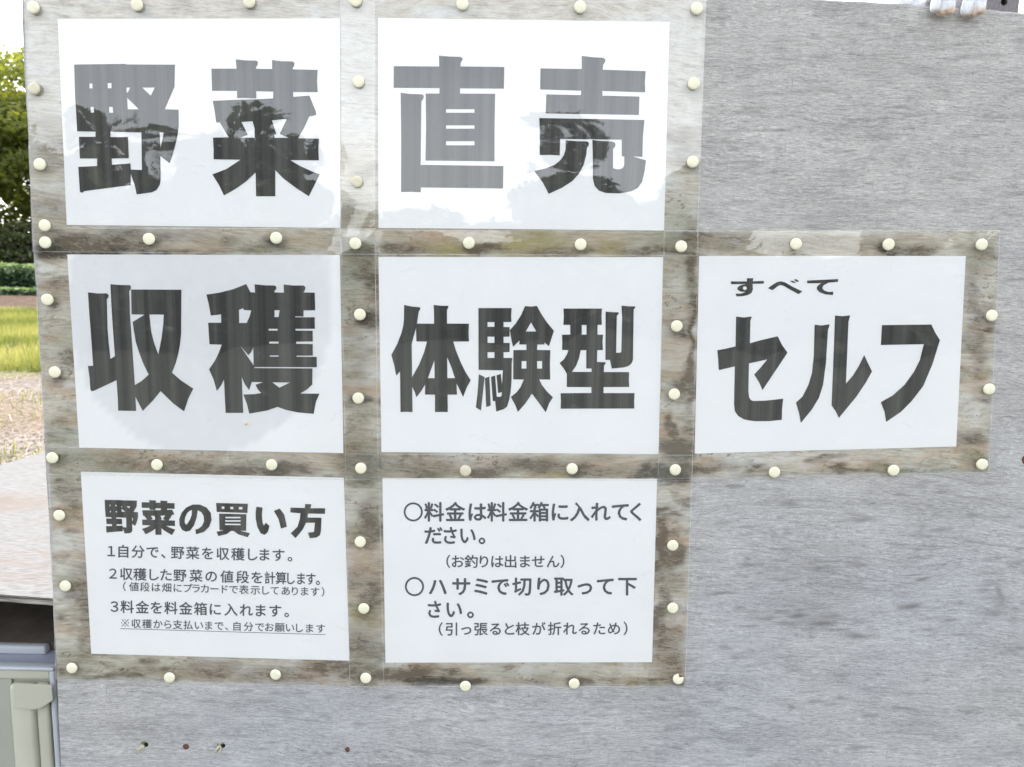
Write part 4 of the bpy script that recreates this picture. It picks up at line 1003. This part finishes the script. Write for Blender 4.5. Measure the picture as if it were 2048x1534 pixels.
for i, (x, y, lb) in enumerate(TACKS):
    yb = -0.0030 if i not in () else 0
    root = empty('thumbtack', tuple(on_y(x, y, yb)))
    tag(root, lb, 'thumbtack', 'cream thumbtacks pinning the laminated signs')
    me = TKD if (x, y) in ((70, 178), (714, 364), (931, 941)) else (TKB if (x, y) == (1356, 1357) else TK)
    h = bpy.data.objects.new('head', me); col.objects.link(h); h.parent = root
    h.rotation_euler = (R(random.uniform(-3, 3)), random.uniform(0, 6.28) if me is not TKB else 0, R(random.uniform(-3, 3)))
    p = bpy.data.objects.new('pin', PIN); col.objects.link(p); p.parent = root

# ------------------------------------------------------------------ display stand: plywood top with a dark space below
M['tabletop'] = None
def mat_tabletop():
    t = NT('sunbleached_ply'); co = t.coord('Object')
    f1 = t.noise(t.map(co, (55, 420, 420), (0, 0, 0), (0, 0, R(4))), 1, 4, 0.65)
    f2 = t.noise(t.map(co, (3, 9, 9)), 1, 4, 0.6, 0.4)
    c = t.ramp(f1, [(0.32, (0.10, 0.097, 0.094)), (0.5, (0.15, 0.147, 0.144)), (0.68, (0.205, 0.203, 0.20))])
    k = t.ramp(f2, [(0.46, 0), (0.64, 1)])
    c = t.mix(t.math('MULTIPLY', k, 0.55), c, (0.14, 0.098, 0.07))
    t.principled(c, 0.85, 0.2, t.bump(f1, 0.4, 0.001)); return t.mat
M['tabletop'] = mat_tabletop()
def mat_plyedge():
    t = NT('plywood_edge_grain'); co = t.coord('Object')
    z = t.noise(t.map(co, (25, 25, 900)), 1, 2, 0.5)
    c = t.ramp(z, [(0.38, (0.10, 0.095, 0.09)), (0.5, (0.28, 0.26, 0.23)), (0.66, (0.42, 0.40, 0.36))])
    t.principled(c, 0.9, 0.2, t.bump(z, 0.5, 0.001)); return t.mat
M['plyedge'] = mat_plyedge()
M['inside'] = simple('old_brown_panel', (0.10, 0.083, 0.07), 0.8, 0.2, 30, 0.25)
zt_ = on_y(60, 1192.5, 0.04).z
fl = on_z(-10, 1188, zt_); fr_ = on_z(112, 1197, zt_)
slope = (fr_.y-fl.y)/(fr_.x-fl.x)
bl_ = on_z(-10, 933, zt_); br_ = on_z(92, 903, zt_); bslope = (br_-bl_)
x_l, x_r = -1.15, 0.45
def fy(x): return fl.y+(x-fl.x)*slope
A_ = Vector((x_l, fy(x_l), zt_)); B_ = Vector((x_r, max(fy(x_r), 0.014), zt_))
if fy(x_r) < 0.014:
    xx = fl.x+(0.014-fl.y)/slope
back_a = bl_-bslope*1.2; back_b = br_+bslope*1.1
stand = empty('display_stand', (-0.6, 0.5, 0))
tag(stand, 'low plywood display stand with a sun-bleached top, left of and behind the board', 'stand')
def prism(poly, z0, z1):
    n = len(poly); V = [(p[0], p[1], z1) for p in poly]+[(p[0], p[1], z0) for p in poly]
    F = [tuple(range(n)), tuple(range(2*n-1, n-1, -1))]+[(i, n+i, n+(i+1) % n, (i+1) % n) for i in range(n)]
    return mesh_from(V, F)
xr_f = fr_.x+0.02
foot = [(x_l, fy(x_l)), (xr_f, fy(xr_f)), (xr_f+0.01, 0.016), (x_r, 0.016), (x_r, back_b.y+0.1), (back_b.x, back_b.y), (back_a.x, back_a.y), (x_l, back_a.y)]
# plies of the top: thin veneer on top, glued core below it
def ins(poly, d):
    return [(x+(d if i in (0, 7) else 0), y+(d if i in (0, 1) else 0)) for i, (x, y) in enumerate(poly)]
def add_part(name, me, mat, root):
    o = link(name, me, mat, root); o.matrix_parent_inverse = Matrix.Translation(-root.location); return o
add_part('tabletop', prism(foot, zt_-0.0022, zt_), M['tabletop'], stand)
add_part('core_ply', prism(ins(foot, 0.0018), zt_-0.0036, zt_-0.0022), M['inside'], stand)
add_part('lower_ply', prism(ins(foot, 0.0004), zt_-0.0090, zt_-0.0036), M['plyedge'], stand)
def boxm(c, s, b=0.002):
    bm = bmesh.new(); box_bm(bm, c, s, b); return bm_mesh(bm)
shelf_z = 0.40
add_part('back_panel', boxm((-0.35, 0.56, (zt_+shelf_z)/2), (1.55, 0.012, zt_-shelf_z-0.012)), M['inside'], stand)
add_part('shelf', boxm((-0.35, 0.31, shelf_z), (1.55, 0.48, 0.018)), M['plyedge'], stand)
for lx in (-1.10, 0.38):
    for ly in (0.10, 0.52):
        add_part('leg', boxm((lx, ly, (zt_-0.009)/2), (0.045, 0.045, zt_-0.009)), M['plyedge'], stand)
add_part('side_panel', boxm((-1.13, 0.31, (zt_+shelf_z)/2), (0.012, 0.46, zt_-shelf_z-0.02)), M['inside'], stand)

# ------------------------------------------------------------------ translucent storage box on the shelf
def mat_plastic(name, c, trans, rough=0.35):
    t = NT(name); co = t.coord('Object')
    f = t.noise(co, 9, 3, 0.6)
    cc = t.ramp(f, [(0.3, tuple(x*0.9 for x in c)), (0.7, c)])
    p = t.add('ShaderNodeBsdfPrincipled', Base__Color=cc, Roughness=rough)
    tl = t.add('ShaderNodeBsdfTranslucent', Color=cc).outputs[0]
    m_ = t.add('ShaderNodeMixShader'); m_.inputs[0].default_value = trans
    t.l.new(p.outputs[0], m_.inputs[1]); t.l.new(tl, m_.inputs[2]); t.l.new(m_.outputs[0], t.out.inputs['Surface']); return t.mat
M['poly'] = mat_plastic('milky_plastic', (0.72, 0.71, 0.60), 0.3)
M['poly_front'] = mat_plastic('milky_window_plastic', (0.47, 0.475, 0.41), 0.2)
M['poly_blue'] = mat_plastic('bluish_lid_plastic', (0.40, 0.43, 0.52), 0.15, 0.3)
M['poly_rim'] = mat_plastic('pale_rim_plastic', (0.62, 0.65, 0.70), 0.2, 0.3)
yfz = 0.075
c_tr = on_y(109, 1336, yfz); c_br = on_y(124, 1534, yfz); ztop = on_y(60, 1332, yfz).z
xrr = c_tr.x; bx0 = xrr-0.60; zbot = shelf_z+0.009; hgt = ztop-zbot
boxr = empty('storage_box', (xrr-0.3, yfz+0.15, zbot))
tag(boxr, 'milky translucent plastic storage drawer box under the tabletop beside the board', 'storage box')
def bp(name, x0, x1, y0, y1, z0, z1, mat, b=0.003, tilt=0.0):
    bm = bmesh.new(); box_bm(bm, ((x0+x1)/2, (y0+y1)/2, (z0+z1)/2), (x1-x0, y1-y0, z1-z0), min(b, (x1-x0)*.45, (y1-y0)*.45, (z1-z0)*.45))
    me = bm_mesh(bm, True); o = link(name, me, mat, boxr); o.matrix_parent_inverse = Matrix.Translation(-boxr.location); return o
bp('body', bx0+0.004, xrr-0.004, yfz+0.006, yfz+0.34, zbot, ztop-0.010, M['poly'], 0.008)
bp('lid', bx0, xrr, yfz+0.010, yfz+0.345, ztop-0.012, ztop-0.002, M['poly_blue'], 0.004)
zl = on_y(60, 1293, yfz+0.030).z
xl2 = on_y(90, 1300, yfz+0.030).x
bp('lid_ridge', bx0+0.01, xl2, yfz+0.030, yfz+0.042, ztop-0.002, zl, M['poly_rim'], 0.003)
bp('lid_shade_block', bx0+0.01, xrr-0.012, yfz+0.0425, yfz+0.33, ztop-0.002, zl-0.001, M['inside'], 0.001)  # dark block added in place of the shade under the tabletop
bp('rim', bx0-0.001, xrr+0.001, yfz-0.004, yfz+0.010, ztop-0.005, ztop, M['poly_rim'], 0.0022)
bp('rim', xrr-0.006, xrr+0.001, yfz-0.003, yfz+0.010, zbot, ztop-0.0052, M['poly_rim'], 0.0022)['label'] = 'upright pale rim at the right corner'
# front: frame around a recessed window, rounded corner post, clasp cover
def xat(px): return on_y(px, 1400, yfz).x
zf = on_y(30, 1358, yfz).z; zf2 = on_y(60, 1364, yfz).z
bp('front_frame', bx0+0.01, xrr-0.0065, yfz-0.001, yfz+0.006, zf, ztop-0.0055, M['poly'], 0.002)
bp('front_window', bx0+0.03, xat(24), yfz+0.001, yfz+0.0058, zbot+0.02, zf-0.0005, M['poly_front'], 0.001)
bp('corner_post', xat(25), xat(72), yfz-0.007, yfz+0.0056, zbot+0.005, zf2-0.001, M['poly'], 0.005)
bp('corner_strip', xat(74), xat(98), yfz-0.003, yfz+0.0056, zbot+0.005, zf2-0.001, M['poly'], 0.003)
bp('dark_gap', xat(99), xat(106), yfz+0.0015, yfz+0.0056, zbot+0.005, on_y(100, 1402, yfz).z, M['inside'], 0.001)
# rounded clasp cover over the corner, its curved lower rim reading as a pale seam
cl = [(26, 1367), (104, 1369), (107, 1399), (103, 1403), (98, 1406), (91, 1411), (84, 1415), (77, 1418), (70, 1419), (58, 1419), (45, 1418), (27, 1415)]
bm = bmesh.new()
fr_v = [bm.verts.new(on_y(x, y, yfz-0.0092)) for x, y in cl]; bk_v = [bm.verts.new(on_y(x, y, yfz-0.0072)) for x, y in cl]
f_ = bm.faces.new(fr_v); bm.faces.new(bk_v[::-1])
for k in range(len(cl)): bm.faces.new((fr_v[k], bk_v[k], bk_v[(k+1) % len(cl)], fr_v[(k+1) % len(cl)]))
bmesh.ops.recalc_face_normals(bm, faces=bm.faces[:])
bmesh.ops.bevel(bm, geom=list(f_.edges), offset=0.0009, segments=2, affect='EDGES')
o = link('clasp_cover', bm_mesh(bm), M['poly'], boxr); o.matrix_parent_inverse = Matrix.Translation(-boxr.location)

# ------------------------------------------------------------------ steel post behind the board
def mat_post():
    t = NT('grey_galvanised'); co = t.coord('Object')
    f = t.noise(co, 700, 3, 0.7); c = t.ramp(f, [(0.35, (0.12, 0.105, 0.11)), (0.65, (0.24, 0.22, 0.23))])
    k = t.ramp(t.noise(co, 45, 3, 0.6), [(0.62, 0), (0.75, 1)])
    c = t.mix(k, c, (0.33, 0.33, 0.20)); t.principled(c, 0.6, 0.4); return t.mat
M['post'] = mat_post()
post = empty('steel_post', (0, 0, 0))
pxl = on_y(1958, 10, 0.02).x; pxr = on_y(2028, 10, 0.02).x; w_ = pxr-pxl
post.location = ((pxl+pxr)/2, 0.012, 0)
tag(post, 'grey perforated steel angle post rising behind the board, right of the gloves', 'post')
def post_face():
    # front flange with round holes punched through: strip of plates round each hole
    bm = bmesh.new(); z = -0.05; hr = 0.0034; N = 16; cell = 0.05; off = 0.30
    hx = on_y(1998, 10, 0.02).x-post.location.x
    hz0 = on_y(1998, 10, 0.02).z
    zs_ = [hz0+cell*k for k in range(-31, 9)]
    for yy in (0.0, 0.003):
        for zc in zs_:
            outer = []; inner = []
            for k in range(N):
                a = 2*math.pi*k/N; ca, sa = math.cos(a), math.sin(a)
                inner.append(bm.verts.new((hx+hr*ca, yy, zc+hr*sa)))
                sc = 1/max(abs(ca), abs(sa)); ux, uz = ca*sc, sa*sc
                X_ = (hx+(w_/2-hx)*ux) if ux > 0 else (hx+(w_/2+hx)*ux)
                outer.append(bm.verts.new((X_, yy, zc+cell/2*uz)))
            for k in range(N):
                j = (k+1) % N
                f = (outer[k], outer[j], inner[j], inner[k]); bm.faces.new(f if yy == 0 else f[::-1])
    bmesh.ops.remove_doubles(bm, verts=bm.verts, dist=1e-5)
    return bm_mesh(bm)
o = link('front_flange', post_face(), M['post'], post)
link('inner_strip', boxm((0, 0.0075, 0.975), (w_*0.8, 0.003, 2.05), 0.0005), M['inside'], post)
o = link('side_flange', boxm((w_/2-0.0015, 0.0205, 0.975), (0.003, 0.034, 2.05), 0.0005), M['post'], post)

# ------------------------------------------------------------------ white cotton work gloves over the top edge
def mat_glove():
    t = NT('white_cotton_knit'); co = t.coord('Object')
    w = t.add('ShaderNodeTexWave', Vector=t.map(co, (1, 1, 1)), Scale=330.0, Distortion=2.0, Detail=2.0)
    w.wave_type = 'BANDS'; w.bands_direction = 'Z'
    n = t.noise(co, 420, 4, 0.7); tip = t.attr('tip')
    c = t.ramp(n, [(0.3, (0.62, 0.64, 0.68)), (0.6, (0.84, 0.86, 0.89))])
    sm = t.noise(co, 120, 4, 0.6)
    k = t.ramp(t.math('ADD', tip, t.math('MULTIPLY', t.math('SUBTRACT', sm, 0.5), 0.9)), [(0.35, 0), (0.7, 1)])
    soil = t.ramp(t.noise(co, 190, 3, 0.7), [(0.35, (0.50, 0.26, 0.15)), (0.5, (0.80, 0.50, 0.31)), (0.68, (0.80, 0.70, 0.40))])
    c = t.mix(t.math('MULTIPLY', k, 0.7), c, soil)
    h = t.math('ADD', t.math('MULTIPLY', w.outputs[1], 0.4), n)
    t.principled(c, 0.95, 0.1, t.bump(h, 0.5, 0.0012), Subsurface__Weight=0.0); return t.mat
M['glove'] = mat_glove()
def skin_mesh(chains, levels=2):
    me = bpy.data.meshes.new('sk'); V = []; E = []; Rr = []
    for ch in chains:
        b = len(V); st = ch.get('root')
        for i, (p, r) in enumerate(ch['pts']):
            V.append(p); Rr.append(r)
            if i > 0: E.append((b+i-1, b+i))
            elif st is not None: E.append((st, b))
    me.from_pydata(V, E, [])
    o = bpy.data.objects.new('sk', me); col.objects.link(o)
    md = o.modifiers.new('s', 'SKIN'); md.use_smooth_shade = True
    sk = me.skin_vertices[0].data
    for i, r in enumerate(Rr): sk[i].radius = (r, r)
    sk[0].use_root = True
    sb = o.modifiers.new('u', 'SUBSURF'); sb.levels = levels; sb.render_levels = levels
    dg = bpy.context.evaluated_depsgraph_get(); dg.update()
    out = bpy.data.meshes.new_from_object(o.evaluated_get(dg))
    bpy.data.objects.remove(o)
    return out
def glove(pxc, pytop, tips, label, lean):
    """tips: list of (px, py, radius, depth) fingertips hanging in front; the palm lies over the board top and hangs behind it"""
    zt0 = on_y(pxc, pytop, 0).z
    c = on_y(pxc, pytop, 0)
    root = empty('work_glove', (c.x, 0, zt0)); tag(root, label, 'glove', 'white cotton work gloves hung over the board')
    palm = [((c.x+lean*0.2, 0.004, zt0+0.016), 0.011), ((c.x+lean*0.6, 0.028, zt0+0.006), 0.015), ((c.x+lean, 0.036, zt0-0.03), 0.019), ((c.x+lean, 0.038, zt0-0.075), 0.017), ((c.x+lean, 0.037, zt0-0.11), 0.016)]
    chains = [{'pts': palm}]
    for (px, py, r, dy) in tips:
        tp = on_y(px, py, -dy); tp.z += r
        x_m = (tp.x*0.8+c.x*0.2)
        chains.append({'root': 0, 'pts': [((x_m, -dy*0.9, zt0+0.010), r*0.95), ((tp.x*0.97+c.x*0.03, -dy, zt0-(zt0-tp.z)*0.35), r*1.02), (tuple(tp), r*0.93)]})
    # thumb lying along the top edge
    chains.append({'root': 1, 'pts': [((c.x-0.020, 0.020, zt0+0.010), 0.0075), ((c.x-0.038, 0.016, zt0+0.0075), 0.0066)]})
    me = skin_mesh(chains)
    n = len(me.vertices); co = np.empty(n*3, np.float32); me.vertices.foreach_get('co', co); co = co.reshape(n, 3)
    tipv = np.zeros(n)
    for i, (px, py, r, dy) in enumerate(tips):
        tp = on_y(px, py, -dy)
        d = np.sqrt((co[:, 0]-tp.x)**2+(co[:, 2]-tp.z)**2); tipv = np.maximum(tipv, np.clip(1.25-d/0.016, 0, 1)*(1.0 if i >= 1 else 0.45))
    set_attr(me, 'tip', tipv)
    # knit wrinkles
    w = (fbm(co[:, 0]*420+30, co[:, 2]*170+30, 3, 77)-0.5)*0.0016
    co[:, 1] -= w; me.vertices.foreach_set('co', co.ravel()); me.update()
    o = link('knit_body', me, M['glove'], root); o.matrix_parent_inverse = Matrix.Translation(-root.location)
    # elastic cuff behind the board
    bm = bmesh.new(); N = 20
    prev = None
    for j, (zz, rr) in enumerate([(-0.105, 0.0165), (-0.115, 0.0185), (-0.14, 0.019), (-0.165, 0.020), (-0.166, 0.018)]):
        ring_ = [bm.verts.new((c.x+lean+math.cos(2*math.pi*k/N)*rr*(1.25+0.05*(k % 2)), 0.037+math.sin(2*math.pi*k/N)*rr, zt0+zz)) for k in range(N)]
        if prev:
            for k in range(N): bm.faces.new((prev[k], prev[(k+1) % N], ring_[(k+1) % N], ring_[k]))
        prev = ring_
    me2 = bm_mesh(bm, True); set_attr(me2, 'tip', np.zeros(len(me2.vertices)))
    o = link('cuff', me2, M['glove'], root); o.matrix_parent_inverse = Matrix.Translation(-root.location)
glove(1880, 12, [(1868, 38, 0.0052, 0.0095), (1882, 46, 0.0056, 0.0075), (1897, 43, 0.0052, 0.011)], 'white cotton work glove hung over the board top, left one with the orange soiled fingertips', -0.012)
glove(1942, 16, [(1930, 47, 0.0056, 0.0095), (1944, 47, 0.0052, 0.0075), (1958, 42, 0.0054, 0.011)], 'white cotton work glove hung over the board top, right one next to the steel post', -0.006)
bpy.context.view_layer.update()
